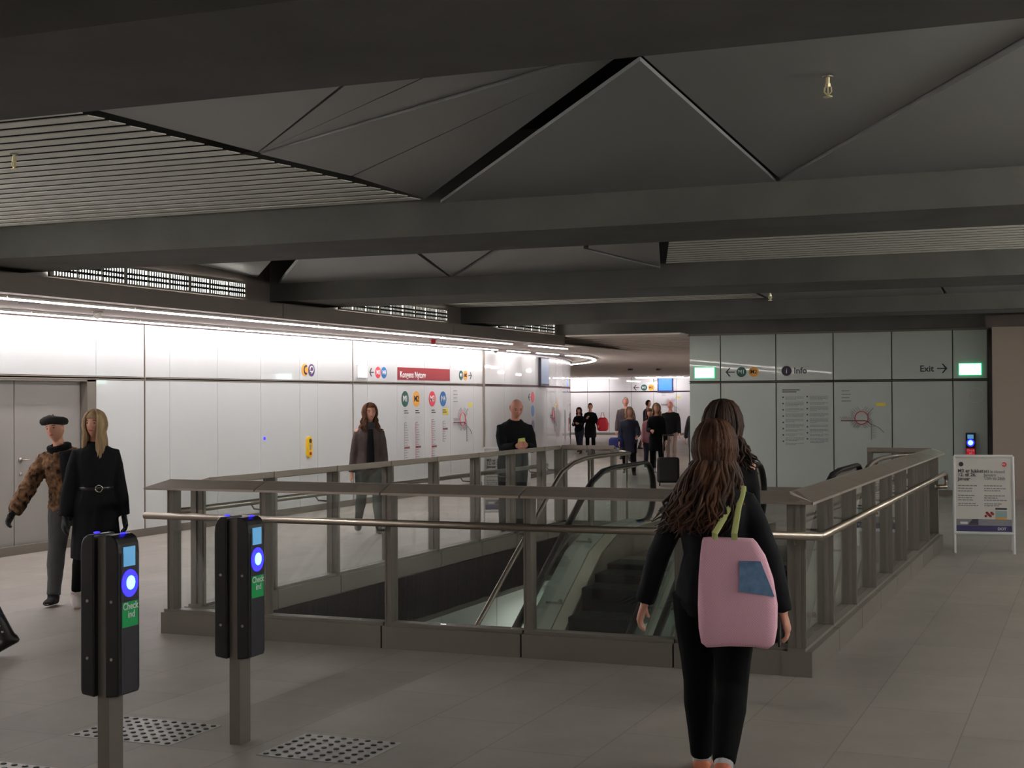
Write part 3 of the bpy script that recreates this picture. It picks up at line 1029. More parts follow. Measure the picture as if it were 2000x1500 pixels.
# tactile plates
def tactile(x0, x1, y0, y1, label, pitch=0.062):
    p = MB().box(x0, x1, y0, y1, 0.0, 0.003).build('tactile_plate', 'tplate')
    tag(p, label, 'tactile floor plate')
    sm = MB().cyl((0, 0, 0.003), (0, 0, 1), 0.016, 0.005, 10, 0.012).mesh('stud')
    ny = int((y1 - y0) / pitch)
    nx = int((x1 - x0) / pitch)
    for i in range(nx):
        for j in range(ny):
            cx_, cy_ = x0 + (i + 0.5) * (x1 - x0) / nx, y0 + (j + 0.5) * (y1 - y0) / ny
            so = link('stud', sm, 'stud', p)
            so.location = (cx_, cy_, 0)
tactile(-4.92, -4.30, 5.97, 6.44, 'studded tactile floor plate between the two reader posts')
tactile(-3.79, -3.24, 5.97, 6.44, 'studded tactile floor plate to the right of the farther reader post')
tactile(-4.98, -4.40, 4.95, 5.42, 'studded tactile floor plate at the bottom edge beside the nearest reader post')

# ------------------------------------------------------------------ poster stands
def a_stand(x, y, rz, label):
    t = thing('poster_stand', label, 'poster stand', (x, y, 0), rz, 'folding poster stands')
    W, Ht = 0.31, 1.06
    tilt = lambda z: -0.19 * (1 - z / Ht)
    for s in (1, -1):
        fr = MB()
        for xx in (-W, W):
            fr.tube([(xx, s * tilt(0), 0.0), (xx, s * tilt(Ht) - s * 0.012, Ht)], 0.016, 8)
        for z in (0.22, Ht):
            fr.tube([(-W, s * tilt(z) - s * 0.008, z), (W, s * tilt(z) - s * 0.008, z)], 0.018, 8)
        fr.build('frame', 'white', t, world=False)
        d_ = Vector((0, s * (tilt(1) - tilt(0)), 1)).normalized()
        bk = MB()
        bk.hexa([(-W, s * (tilt(.22) + 0.004), .22), (W, s * (tilt(.22) + 0.004), .22), (W, s * (tilt(.22) - 0.008), .22), (-W, s * (tilt(.22) - 0.008), .22),
                 (-W, s * (tilt(Ht) + 0.004), Ht), (W, s * (tilt(Ht) + 0.004), Ht), (W, s * (tilt(Ht) - 0.008), Ht), (-W, s * (tilt(Ht) - 0.008), Ht)])
        po = bk.build('poster', 'poster', t, world=False)
        # poster artwork on the sloping face
        nrm = Vector((0, -s, 0)).cross(Vector((0, 0, 0))) if False else Vector((0, -s * 1.0, -0.0)) 
        up = Vector((0, s * 0.179 * 1.0, 1)).normalized()
        dx = Vector((s, 0, 0))
        nn = dx.cross(up).normalized()
        org = Vector((0, s * (tilt(.22) - 0.008), .22)) + nn * 0.002
        def q(u, v, off=0.0):
            return org + dx * u + up * v + nn * off
        def plate(u0, u1, v0, v1, m, name, off=0.001, sk=0.0):
            mb = MB().hexa([q(u0, v0), q(u1, v0), q(u1, v0, off), q(u0, v0, off), q(u0 + sk, v1), q(u1, v1), q(u1, v1, off), q(u0 + sk, v1, off)])
            return mb.build(name, m, po, world=False)
        def txt(body, u, v, size, m):
            me = text_mesh(body, size, 0.0005)
            mm = Matrix((dx, up, nn)).transposed().to_4x4()
            mm.translation = q(u, v, 0.002)
            me.transform(mm)
            return link('lettering', me, m, po, world=False)
        plate(-0.29, 0.29, 0.02, 0.085, 'navy', 'navy_band')
        plate(-0.29, 0.29, 0.085, 0.155, 'inkg', 'grey_band')
        plate(-0.17, -0.06, 0.09, 0.155, 'ink', 'dark_shape', 0.002, 0.05)
        plate(-0.25, -0.17, 0.10, 0.125, 'white', 'white_tag', 0.002)
        plate(0.12, 0.24, 0.155, 0.25, mat('poster_sky', (150, 178, 178), 0.5) if 'poster_sky' not in bpy.data.materials else bpy.data.materials['poster_sky'], 'picture')
        plate(0.12, 0.24, 0.155, 0.175, 'orange', 'picture_foot', 0.002)
        plate(0.12, 0.24, 0.262, 0.282, 'ink', 'dark_label')
        rb = MB()
        for i in range(7):
            rb.cyl(q(0.02 + 0.012 * i, 0.19 + 0.012 * ((i * 3) % 4)), nn, 0.015, 0.002, 10)
        rb.build('red_figures', 'wine', po, world=False)
        MB().cyl(q(-0.235, 0.765), nn, 0.025, 0.002, 18).build('dark_badge', 'ink', po, world=False)
        MB().cyl(q(0.22, 0.765), nn, 0.026, 0.002, 18).build('red_badge', 'red', po, world=False)
        txt('M3', 0.198, 0.765, 0.026, 'white')
        txt('M3 er lukket\n12. til 26.\nJanuar', -0.27, 0.645, 0.052, 'ink')
        txt('M3 is closed\nJanuary\n12th to 26th', 0.005, 0.645, 0.044, 'inkg')
        ln = MB()
        rr = random.Random(5)
        for col, (u0, vs) in enumerate(((-0.27, (0.52, 0.49, 0.46, 0.41, 0.385, 0.36, 0.32, 0.30)), (0.005, (0.52, 0.49, 0.465, 0.41, 0.385, 0.36, 0.32, 0.30)))):
            for v in vs:
                L = rr.uniform(0.13, 0.22)
                u = u0
                while u < u0 + L:
                    wd = rr.uniform(0.015, 0.04)
                    ln.hexa([q(u, v), q(u + wd, v), q(u + wd, v, .001), q(u, v, .001), q(u, v + .011), q(u + wd, v + .011), q(u + wd, v + .011, .001), q(u, v + .011, .001)])
                    u += wd + 0.006
        ln.build('small_lettering', 'inkg', po, world=False)
        txt('DOT', 0.14, 0.05, 0.042, 'white')
    return t
a_stand(-1.17, 16.70, R(6), 'white framed poster stand to the right of the well railing')
a_stand(-7.42, 17.95, R(24), 'white framed poster stand behind the left railing near the leaning man')

# ------------------------------------------------------------------ signs on the left wall
LWF = Face((XL, 0, 0), (0, 1, 0), (1, 0, 0))
def badge(face, a, z, r, m, txt_, label, tm='white', sc=1.0, off=0.001):
    o = face.disc(a, z, r, off, off + 0.004).build('line_badge', m)
    tag(o, label, 'sign')
    if txt_:
        face.text(txt_, a, z, r * 1.05 * sc, tm, o, off + 0.0055, 'CENTER')
    return o

def arrow(face, a, z, r, s, label, m='ink'):
    mb = MB()
    t0, t1 = 0.001, 0.005
    face.plate(a - r, a + r, z - r * 0.12, z + r * 0.12, t0, t1, mb)
    for k in (-1, 1):
        tip = a + s * r
        p = [(tip, z + 0.0), (tip - s * r * 0.35, z), (tip - s * r * 1.1, z + k * r * 0.95), (tip - s * r * 0.75, z + k * r * 0.95)]
        mb.prism(p, lambda x, y, tt: tuple(face.p(x, y, tt)), t0, t1)
    return tag(mb.build('arrow_sign', m), label, 'sign')

arrow(LWF, 21.33, 2.19, 0.075, -1, 'dark arrow pointing left beside the M3 badge on the white wall')
badge(LWF, 21.56, 2.19, 0.098, 'red', 'M3', 'small red round M3 badge beside the left arrow')
badge(LWF, 21.78, 2.19, 0.098, 'blue', 'M4', 'small blue round M4 badge beside the small red badge')
badge(LWF, 24.98, 2.19, 0.092, 'green', 'M1', 'small green round M1 badge to the right of the station name')
badge(LWF, 25.19, 2.19, 0.092, 'orange', 'M2', 'small orange round M2 badge to the right of the station name', 'ink')
arrow(LWF, 25.41, 2.19, 0.072, 1, 'dark arrow pointing right after the small orange badge')
for a, m, tx, lb in ((22.58, 'green', 'M1', 'large green round M1 badge under the station name'), (23.03, 'orange', 'M2', 'large orange round M2 badge under the station name'),
                     (23.69, 'red', 'M3', 'large red round M3 badge under the station name'), (24.16, 'blue', 'M4', 'large blue round M4 badge under the station name')):
    badge(LWF, a, 1.74, 0.14, m, tx, lb, 'ink' if m == 'orange' else 'white')
s = LWF.plate(22.29, 24.46, 2.075, 2.295, 0.001, 0.006).build('station_name_sign', 'wine')
tag(s, 'long wine red sign reading Kongens Nytorv on the white wall', 'sign')
LWF.text('Kongens Nytorv', 22.37, 2.165, 0.155, 'white', s, 0.008)
o = LWF.disc(19.14, 2.195, 0.095, 0.001, 0.005).build('phone_sign', 'orange')
tag(o, 'orange round sign with a telephone handset', 'sign')
hs = MB()
hs.tube([tuple(LWF.p(19.17 + 0.0, 2.255, 0.008)), tuple(LWF.p(19.125, 2.24, 0.008)), tuple(LWF.p(19.11, 2.195, 0.008)), tuple(LWF.p(19.125, 2.15, 0.008)), tuple(LWF.p(19.17, 2.135, 0.008))], [0.02, 0.012, 0.011, 0.012, 0.02], 8)
hs.build('handset', 'ink', o)
o = LWF.disc(19.34, 2.19, 0.097, 0.001, 0.005).build('hearing_loop_sign', 'purple')
tag(o, 'purple round hearing loop sign', 'sign')
hs = MB()
hs.tube([tuple(LWF.p(19.34 + 0.05 * math.sin(R(a)), 2.205 + 0.045 * math.cos(R(a)), 0.006)) for a in range(-110, 131, 20)] + [tuple(LWF.p(19.33, 2.14, 0.006))], 0.009, 6)
hs.tube([tuple(LWF.p(19.29, 2.17, 0.006)), tuple(LWF.p(19.36, 2.17, 0.006))], 0.008, 6)
hs.build('symbol', 'white', o)
# help point
t = MB()
pts = []
for i in range(9):
    a = PI * i / 8
    pts.append((19.235 + 0.066 * math.cos(a), 1.10 + 0.066 * math.sin(a)))
for i in range(9):
    a = PI + PI * i / 8
    pts.append((19.235 + 0.066 * math.cos(a), 0.905 + 0.066 * math.sin(a)))
t.prism(pts, lambda p, q, tt: (tt, p, q), XL + 0.001, XL + 0.04)
o = t.build('help_point', 'yellow')
tag(o, 'yellow oblong help point mounted on the white wall', 'help point')
LWF.disc(19.235, 1.10, 0.035, 0.04, 0.046).build('speaker', 'ink', o)
LWF.disc(19.235, 0.905, 0.026, 0.04, 0.05).build('button', 'wine', o)
LWF.plate(19.215, 19.255, 0.96, 1.04, 0.04, 0.044).build('label_plate', 'inkg', o)
o = LWF.disc(17.98, 1.17, 0.022, 0.0, 0.012).build('indicator_light', 'led2')
tag(o, 'tiny blue indicator light on the white wall', 'indicator light')

# exit signs (glowing boxes)
def exit_sign(face, a0, a1, z0, z1, label, m1='exit', m2='exit_edge'):
    t = thing('exit_sign', label, 'exit sign', tuple(face.p((a0 + a1) / 2, z0)))
    face.plate(a0, a1, z0, z1, 0.0, 0.03).build('housing', m2, t)
    face.plate(a0 + 0.012, a1 - 0.012, z0 + 0.012, z1 - 0.012, 0.03, 0.034).build('glowing_panel', m1, t)
exit_sign(LWF, 20.80, 21.12, 2.09, 2.30, 'white glowing exit sign on the white wall', 'exit_white', 'white')
exit_sign(IW, -6.93, -6.55, 2.095, 2.30, 'glowing exit sign at the left edge of the grey glass wall')
exit_sign(IW, -2.21, -1.83, 2.10, 2.31, 'glowing exit sign at the right edge of the grey glass wall')

# line diagrams
def line_diagram(face, a, z0, z1, n, mark, m, label, note=None, head=True):
    t = thing('line_diagram', label, 'line diagram', tuple(face.p(a, z0, 0.001)))
    face.plate(a - 0.055, a - 0.045, z0, z1, 0.001, 0.003).build('line', m, t)
    tk = MB()
    rr = random.Random(n * 7 + int(a * 10))
    for i in range(n):
        z = z1 - (z1 - z0) * i / (n - 1)
        if i == mark:
            continue
        face.plate(a - 0.035, a - 0.035 + rr.uniform(0.06, 0.15), z - 0.006, z + 0.006, 0.001, 0.003, tk)
    tk.build('stop_lettering', 'inkg', t)
    z = z1 - (z1 - z0) * mark / (n - 1)
    face.plate(a - 0.05, a + 0.16, z - 0.018, z + 0.018, 0.001, 0.004).build('current_stop', 'mapline', t)
    if note:
        face.plate(a - 0.05, a + 0.19, 1.44, 1.56, 0.001, 0.003).build('note', 'yprint', t)
    hd = MB()
    face.plate(a - 0.06, a + 0.07, 1.525, 1.54, 0.003, 0.005, hd)
    face.plate(a - 0.06, a + 0.11, 1.485, 1.50, 0.003, 0.005, hd)
    hd.build('heading', 'ink', t)
line_diagram(LWF, 22.60, 0.66, 1.32, 16, 10, 'inkg', 'printed list of stops under the large green badge')
line_diagram(LWF, 23.05, 0.66, 1.32, 16, 10, 'red', 'printed list of stops under the large orange badge')
line_diagram(LWF, 23.72, 0.62, 1.36, 19, 12, 'red', 'printed list of stops under the large red badge')
line_diagram(LWF, 24.20, 0.95, 1.32, 9, 3, 'inkg', 'short printed list of stops under the large blue badge', True)

def network_map(face, a, z, s, label, ax=1.0):
    t = thing('network_map', label, 'map', tuple(face.p(a, z, 0.001)))
    def P(u, v, off=0.0125):
        return tuple(face.p(a + u * s * ax, z + v * s, off))
    ring = MB().tube([P(0.23 * math.cos(2 * PI * i / 24), 0.23 * math.sin(2 * PI * i / 24)) for i in range(25)], 0.008 * s + 0.003, 6)
    ring.build('ring_line', 'red', t)
    MB().tube([P(-0.72, -0.10), P(0.12, -0.10), P(0.26, -0.16)], 0.012 * s + 0.003, 6).build('main_line', 'mapline', t)
    ex = MB()
    ex.tube([P(0.26, -0.16), P(0.34, -0.24), P(0.34, -0.78)], 0.006 * s + 0.002, 6)
    ex.tube([P(0.2, 0.1), P(0.38, 0.32), P(0.42, 0.36)], 0.006 * s + 0.002, 6)
    ex.tube([P(0.28, -0.18), P(0.62, -0.36), P(0.78, -0.52)], 0.006 * s + 0.002, 6)
    ex.build('branch_line', 'inkg', t)
    nm = MB()
    for i in range(22):
        an = 2 * PI * i / 22
        u, v = 0.27 * math.cos(an), 0.27 * math.sin(an)
        k = 1 if u > 0 else -1
        nm.tube([P(u, v), P(u + k * 0.12, v + (0.12 if v > 0 else -0.12))], 0.002 + 0.003 * s, 5)
    for i in range(7):
        nm.tube([P(0.37, -0.3 - 0.07 * i), P(0.50, -0.3 - 0.07 * i)], 0.002 + 0.003 * s, 5)
        nm.tube([P(-0.68 + 0.075 * i, -0.06), P(-0.75 + 0.075 * i, 0.04)], 0.002 + 0.003 * s, 5)
    nm.build('stop_lettering', 'inkg', t)
    face.plate(a + 0.5 * s * ax, a + 0.84 * s * ax, z + 0.42 * s, z + 0.54 * s, 0.001, 0.003).build('note', 'yprint', t)
    lg = MB()
    for i in range(4):
        face.plate(a - 0.7 * s * ax, a - (0.42 - 0.05 * (i % 2)) * s * ax, z + (0.95 - 0.12 * i) * s, z + (0.98 - 0.12 * i) * s, 0.001, 0.003, lg)
    lg.build('legend', 'inkg', t)
network_map(LWF, 25.03, 1.35, 0.56, 'metro network map with red ring on the white wall')
network_map(IW, -3.88, 1.36, 0.50, 'metro network map with red ring on the grey glass wall')

# curved stretch: stacked badges and screen
CF = arc_face(29.15)
for z, m, lb in ((1.77, 'red', 'red round badge topmost of the three beyond the wall joint'), (1.47, 'blue', 'blue round badge in the middle of the three beyond the wall joint'), (1.15, 'purple', 'dark round badge lowest of the three beyond the wall joint')):
    badge(CF, 29.15, z, 0.12, m, '', lb)
arrow(CF, 28.88, 1.77, 0.08, -1, 'small dark arrow beside the topmost stacked badge')
network_map(arc_face(31.2), 31.2, 1.35, 0.5, 'faint network map on the curved stretch of the white wall')
t = thing('hanging_screen', 'grey display screen fixed high on the curved white wall', 'display screen', (-11.5, 30.05, 2.03))
SF = arc_face(30.05)
SF.plate(29.65, 30.45, 2.02, 2.66, 0.003, 0.06).build('housing', 'ink', t)
SF.plate(29.68, 30.42, 2.07, 2.63, 0.06, 0.063).build('screen', 'screen_d', t)
t = thing('hanging_screen', 'blue display screen on the far white wall above the people', 'display screen', (-18.72, 64.85, 2.0))
FW.plate(-19.1, -18.34, 2.03, 2.74, 0.0, 0.05).build('housing', 'navy', t)
FW.plate(-19.04, -18.40, 2.11, 2.70, 0.05, 0.055).build('screen', 'screen', t)
arrow(FW, -20.15, 2.25, 0.14, -1, 'small arrow on the far wall left of its badges')
badge(FW, -19.77, 2.25, 0.15, 'green', 'M1', 'small green badge on the far wall')
badge(FW, -19.42, 2.25, 0.15, 'orange', 'M2', 'small orange badge on the far wall', 'ink')
network_map(FW, -18.5, 1.5, 0.6, 'network map on the far white wall')

# ------------------------------------------------------------------ signs on the grey glass wall
arrow(IW, -6.26, 2.205, 0.085, -1, 'dark arrow pointing left on the grey glass wall')
badge(IW, -6.05, 2.205, 0.092, 'green', 'M1', 'green round M1 badge on the grey glass wall')
badge(IW, -5.82, 2.205, 0.092, 'orange', 'M2', 'orange round M2 badge on the grey glass wall', 'ink')
badge(IW, -5.215, 2.215, 0.092, 'ink', 'i', 'dark round information badge on the grey glass wall', sc=1.4)
o = link('word_sign', text_mesh('Info', 0.155, 0.0015), 'ink')
o.data.transform(IW.mtx(-5.085, 2.215, 0.003))
tag(o, 'dark word Info beside the information badge', 'sign')
o = link('word_sign', text_mesh('Exit', 0.155, 0.0015), 'ink')
o.data.transform(IW.mtx(-2.87, 2.22, 0.003))
tag(o, 'dark word Exit on the grey glass wall', 'sign')
arrow(IW, -2.49, 2.225, 0.085, 1, 'dark arrow pointing right after the word Exit')
t = thing('information_text', 'printed block of house rules in two columns on the grey glass wall', 'notice', (-4.9, 25.99, 0.84))
hd = MB()
IW.plate(-5.3, -4.98, 1.86, 1.875, 0.001, 0.003, hd)
IW.plate(-5.3, -5.04, 1.825, 1.84, 0.001, 0.003, hd)
hd.build('heading', 'ink', t)
for c0, zt, zb in ((-5.24, 1.74, 0.87), (-4.80, 1.75, 0.92)):
    ln = MB()
    rr = random.Random(int(c0 * -100))
    z = zt
    while z > zb:
        k = rr.choice((2, 3, 3, 4))
        for i in range(k):
            u = c0
            L = 0.33 if i < k - 1 else rr.uniform(0.1, 0.33)
            while u < c0 + L:
                wd = rr.uniform(0.015, 0.05)
                IW.plate(u, min(u + wd, c0 + L), z - 0.006, z + 0.004, 0.001, 0.003, ln)
                u += wd + 0.008
            z -= 0.022
        z -= 0.03
    ln.build('paragraph_lettering', 'inkg', t)
    dt = MB()
    z = zt
    for i in range(8):
        IW.disc(c0 - 0.045, z - 0.005, 0.014, 0.001, 0.003, 12, dt)
        z -= (zt - zb) / 7.6
    dt.build('bullets', 'ink', t)
# reflection free ring mark
rg = MB().tube([tuple(IW.p(-1.93 + 0.13 * math.cos(2 * PI * i / 30), 1.75 + 0.13 * math.sin(2 * PI * i / 30), 0.001)) for i in range(31)], 0.003, 5)
tag(rg.build('round_sticker', 'poster'), 'faint ring sticker on the right end of the grey glass wall', 'sticker')

# ------------------------------------------------------------------ ceiling devices
def sprinkler(x, y, z, label, k=1.0):
    t = thing('sprinkler', label, 'sprinkler', (x, y, z), 0, 'sprinklers')
    MB().cyl((0, 0, -0.008 * k), (0, 0, 1), 0.035 * k, 0.008 * k).build('collar', 'steel_d', t, world=False)
    b = MB()
    b.cyl((0, 0, -0.05 * k), (0, 0, 1), 0.013 * k, 0.05 * k, 12)
    b.cyl((0, 0, -0.07 * k), (0, 0, 1), 0.02 * k, 0.022 * k, 6)
    b.build('pipe', 'brass', t, world=False)
    b = MB()
    b.tube([(-0.02 * k, 0, -0.07 * k), (-0.022 * k, 0, -0.10 * k), (0, 0, -0.125 * k), (0.022 * k, 0, -0.10 * k), (0.02 * k, 0, -0.07 * k)], 0.006 * k, 8)
    b.cyl((0, 0, -0.125 * k), (0, 0, 1), 0.006 * k, 0.055 * k, 8)
    b.build('head', 'brass', t, world=False)
    b = MB().cyl((0, 0, -0.135 * k), (0, 0, 1), 0.03 * k, 0.005 * k, 16)
    b.build('deflector', 'brass', t, world=False)
sprinkler(-1.26, 7.39, 3.37, 'brass sprinkler hanging from the large smooth ceiling panel', 0.8)
sprinkler(-6.50, 7.37, 3.335, 'brass sprinkler hanging from the slatted ceiling field', 0.75)
sprinkler(-4.3, 20.3, 3.25, 'tiny sprinkler far back between the beams', 1.0)
for (x, y, z, lb, m) in ((-10.31, 21.75, 2.745, 'red dome detector under the soffit above the station name', 'sredd'), (-10.45, 13.19, 2.745, 'white dome detector under the soffit above the lift doors', 'panel_edge'), (-11.12, 26.37, 2.745, 'small grey detector at the metal wall joint', 'steel_d')):
    t = thing('ceiling_detector', lb, 'detector', (x, y, z))
    MB().cyl((0, 0, -0.02), (0, 0, 1), 0.06, 0.02).build('base', 'steel_d' if m != 'sredd' else m, t, world=False)
    MB().ball((0, 0, -0.045), 0.045, 0.045, 0.045).build('dome', m, t, smooth=True, world=False)
for (x, y, lb) in ((-10.14, 17.17, 'round flush speaker disc in the soffit toward the middle'), (-10.19, 11.76, 'round flush speaker disc in the soffit above the lift doors')):
    o = MB().cyl((x, y, 2.735), (0, 0, 1), 0.11, 0.01, 28).build('ceiling_speaker', 'fascia')
    tag(o, lb, 'ceiling speaker')
for (x, y, lb) in ((-14.78, 46.91, 'small dark sensor in the hall ceiling on the left'), (-13.95, 47.51, 'small dark sensor in the hall ceiling on the right')):
    o = MB().cyl((x, y, 2.70), (0, 0, 1), 0.09, 0.055, 16).build('ceiling_sensor', 'rubber')
    tag(o, lb, 'sensor')
# ------------------------------------------------------------------ people
M['skin'] = mat('skin_light', (214, 158, 136), 0.55)
M['skin2'] = mat('skin_ruddy', (204, 142, 124), 0.55)
M['eye'] = mat('eye_dark', (30, 24, 22), 0.3)
M['lip'] = mat('lips', (168, 84, 80), 0.5)
def hair_mat(name, a, b, scale=14, stretch=(1, 1, 0.12), rough=0.6):
    m = bpy.data.materials.new(name)
    m.use_nodes = True
    nt = m.node_tree
    p = nt.nodes['Principled BSDF']
    p.inputs['Roughness'].default_value = rough
    p.inputs['Specular IOR Level'].default_value = 0.22
    tc = nt.nodes.new('ShaderNodeTexCoord')
    mp = nt.nodes.new('ShaderNodeMapping')
    mp.inputs['Scale'].default_value = stretch
    n = nt.nodes.new('ShaderNodeTexNoise')
    n.inputs['Scale'].default_value = scale
    n.inputs['Detail'].default_value = 3
    r = nt.nodes.new('ShaderNodeValToRGB')
    r.color_ramp.elements[0].position = 0.35
    r.color_ramp.elements[0].color = (*lin(a), 1)
    r.color_ramp.elements[1].position = 0.66
    r.color_ramp.elements[1].color = (*lin(b), 1)
    nt.links.new(tc.outputs['Object'], mp.inputs[0])
    nt.links.new(mp.outputs[0], n.inputs['Vector'])
    nt.links.new(n.outputs[0], r.inputs[0])
    nt.links.new(r.outputs[0], p.inputs['Base Color'])
    return m
M['hair_brown'] = hair_mat('hair_auburn_brown', (32, 20, 16), (90, 58, 40), 12)
M['hair_dark'] = hair_mat('hair_dark_brown', (28, 19, 15), (66, 42, 32))
M['hair_mid'] = hair_mat('hair_mid_brown', (66, 40, 28), (130, 84, 52))
M['hair_blond'] = hair_mat('hair_ash_blond', (138, 112, 84), (204, 176, 138))
M['hair_grey'] = hair_mat('hair_grey', (150, 138, 128), (200, 188, 176))
M['black_cloth'] = mat('black_cloth', (17, 17, 20), 0.9, spec=0.2, bump=0.4, bscale=30)
M['black_puffer'] = mat('black_jacket', (19, 20, 25), 0.85, bump=0.4, bscale=18, spec=0.2)
M['legging'] = mat('black_leggings', (9, 9, 11), 0.9, spec=0.15)
M['navy_cloth'] = mat('navy_cloth', (26, 30, 52), 0.75)
M['blue_bag'] = mat('blue_bag', (44, 54, 128), 0.6)
M['brown_cloth'] = mat('brown_jacket', (66, 52, 50), 0.7, var=0.2, vscale=20)
M['grey_cloth'] = mat('grey_trousers', (72, 74, 76), 0.85, var=0.1)
M['greygreen'] = mat('grey_green_trousers', (58, 66, 66), 0.85, var=0.1)
M['scarf'] = mat('grey_scarf', (52, 54, 60), 0.9, bump=0.6, bscale=60)
M['fur'] = hair_mat('brown_mottled_fur', (38, 25, 18), (146, 110, 80), 22, (1, 1, 0.8), 0.8)
M['rust'] = mat('rust_scarf', (112, 48, 42), 0.8)
M['pinkcoat'] = mat('dusty_pink_coat', (150, 98, 104), 0.8)
M['beige_cloth'] = mat('beige_trousers', (128, 112, 104), 0.85)
M['greycoat'] = mat('dark_grey_coat', (58, 58, 58), 0.85)
M['shoe'] = mat('black_leather', (20, 18, 18), 0.35)
M['suede'] = mat('black_suede', (22, 20, 22), 0.9)
M['whiteshoe'] = mat('pale_shoe', (196, 186, 184), 0.6)
M['orange_shoe'] = mat('orange_shoe', (206, 120, 88), 0.6)
M['sock'] = mat('white_sock', (214, 214, 218), 0.8)
M['redbag'] = mat('red_bag', (206, 24, 48), 0.5)
M['glove'] = mat('black_glove', (20, 20, 24), 0.7)
M['buckle'] = mat('buckle_metal', (206, 198, 184), 0.25, metal=1.0)
M['paperbag'] = mat('yellow_green_paper', (196, 200, 96), 0.6)
M['shirt'] = mat('pale_shirt', (190, 184, 186), 0.7)

VOX = {'near': 0.010, 'mid': 0.014, 'far': 0.022}

def ring(c, u, v, ru, rv, n=16, sq=2.3):
    out = []
    for j in range(n):
        a = 2 * PI * j / n
        ca, sa = math.cos(a), math.sin(a)
        q = (abs(ca) ** sq + abs(sa) ** sq) ** (-1 / sq)
        out.append(c + u * (ca * q * ru) + v * (sa * q * rv))
    return out

def remesh(mb, name, vox, smooth=2, fold=0.0, fscale=9.0, seed=0, stretch=1.0):
    me = mb.mesh(name)
    o = bpy.data.objects.new('remesh_source', me)
    COL.objects.link(o)
    r = o.modifiers.new('r', 'REMESH')
    r.mode = 'VOXEL'
    r.voxel_size = vox
    s_ = o.modifiers.new('s', 'SMOOTH')
    s_.factor = 0.6
    s_.iterations = smooth
    dg = bpy.context.evaluated_depsgraph_get()
    dg.update()
    out = bpy.data.meshes.new_from_object(o.evaluated_get(dg))
    bpy.data.objects.remove(o)
    bpy.data.meshes.remove(me)
    out.name = name
    if fold:
        nr = [v.normal.copy() for v in out.vertices]
        off = Vector((seed * 3.7, seed * 1.3, 0))
        for v, n in zip(out.vertices, nr):
            p = v.co
            q = Vector((p.x * fscale, p.y * fscale, p.z * fscale * stretch)) + off
            k = noise.noise(q) + 0.5 * noise.noise(q * 2.1)
            v.co = p + n * (k * fold)
    for p in out.polygons:
        p.use_smooth = True
    return out

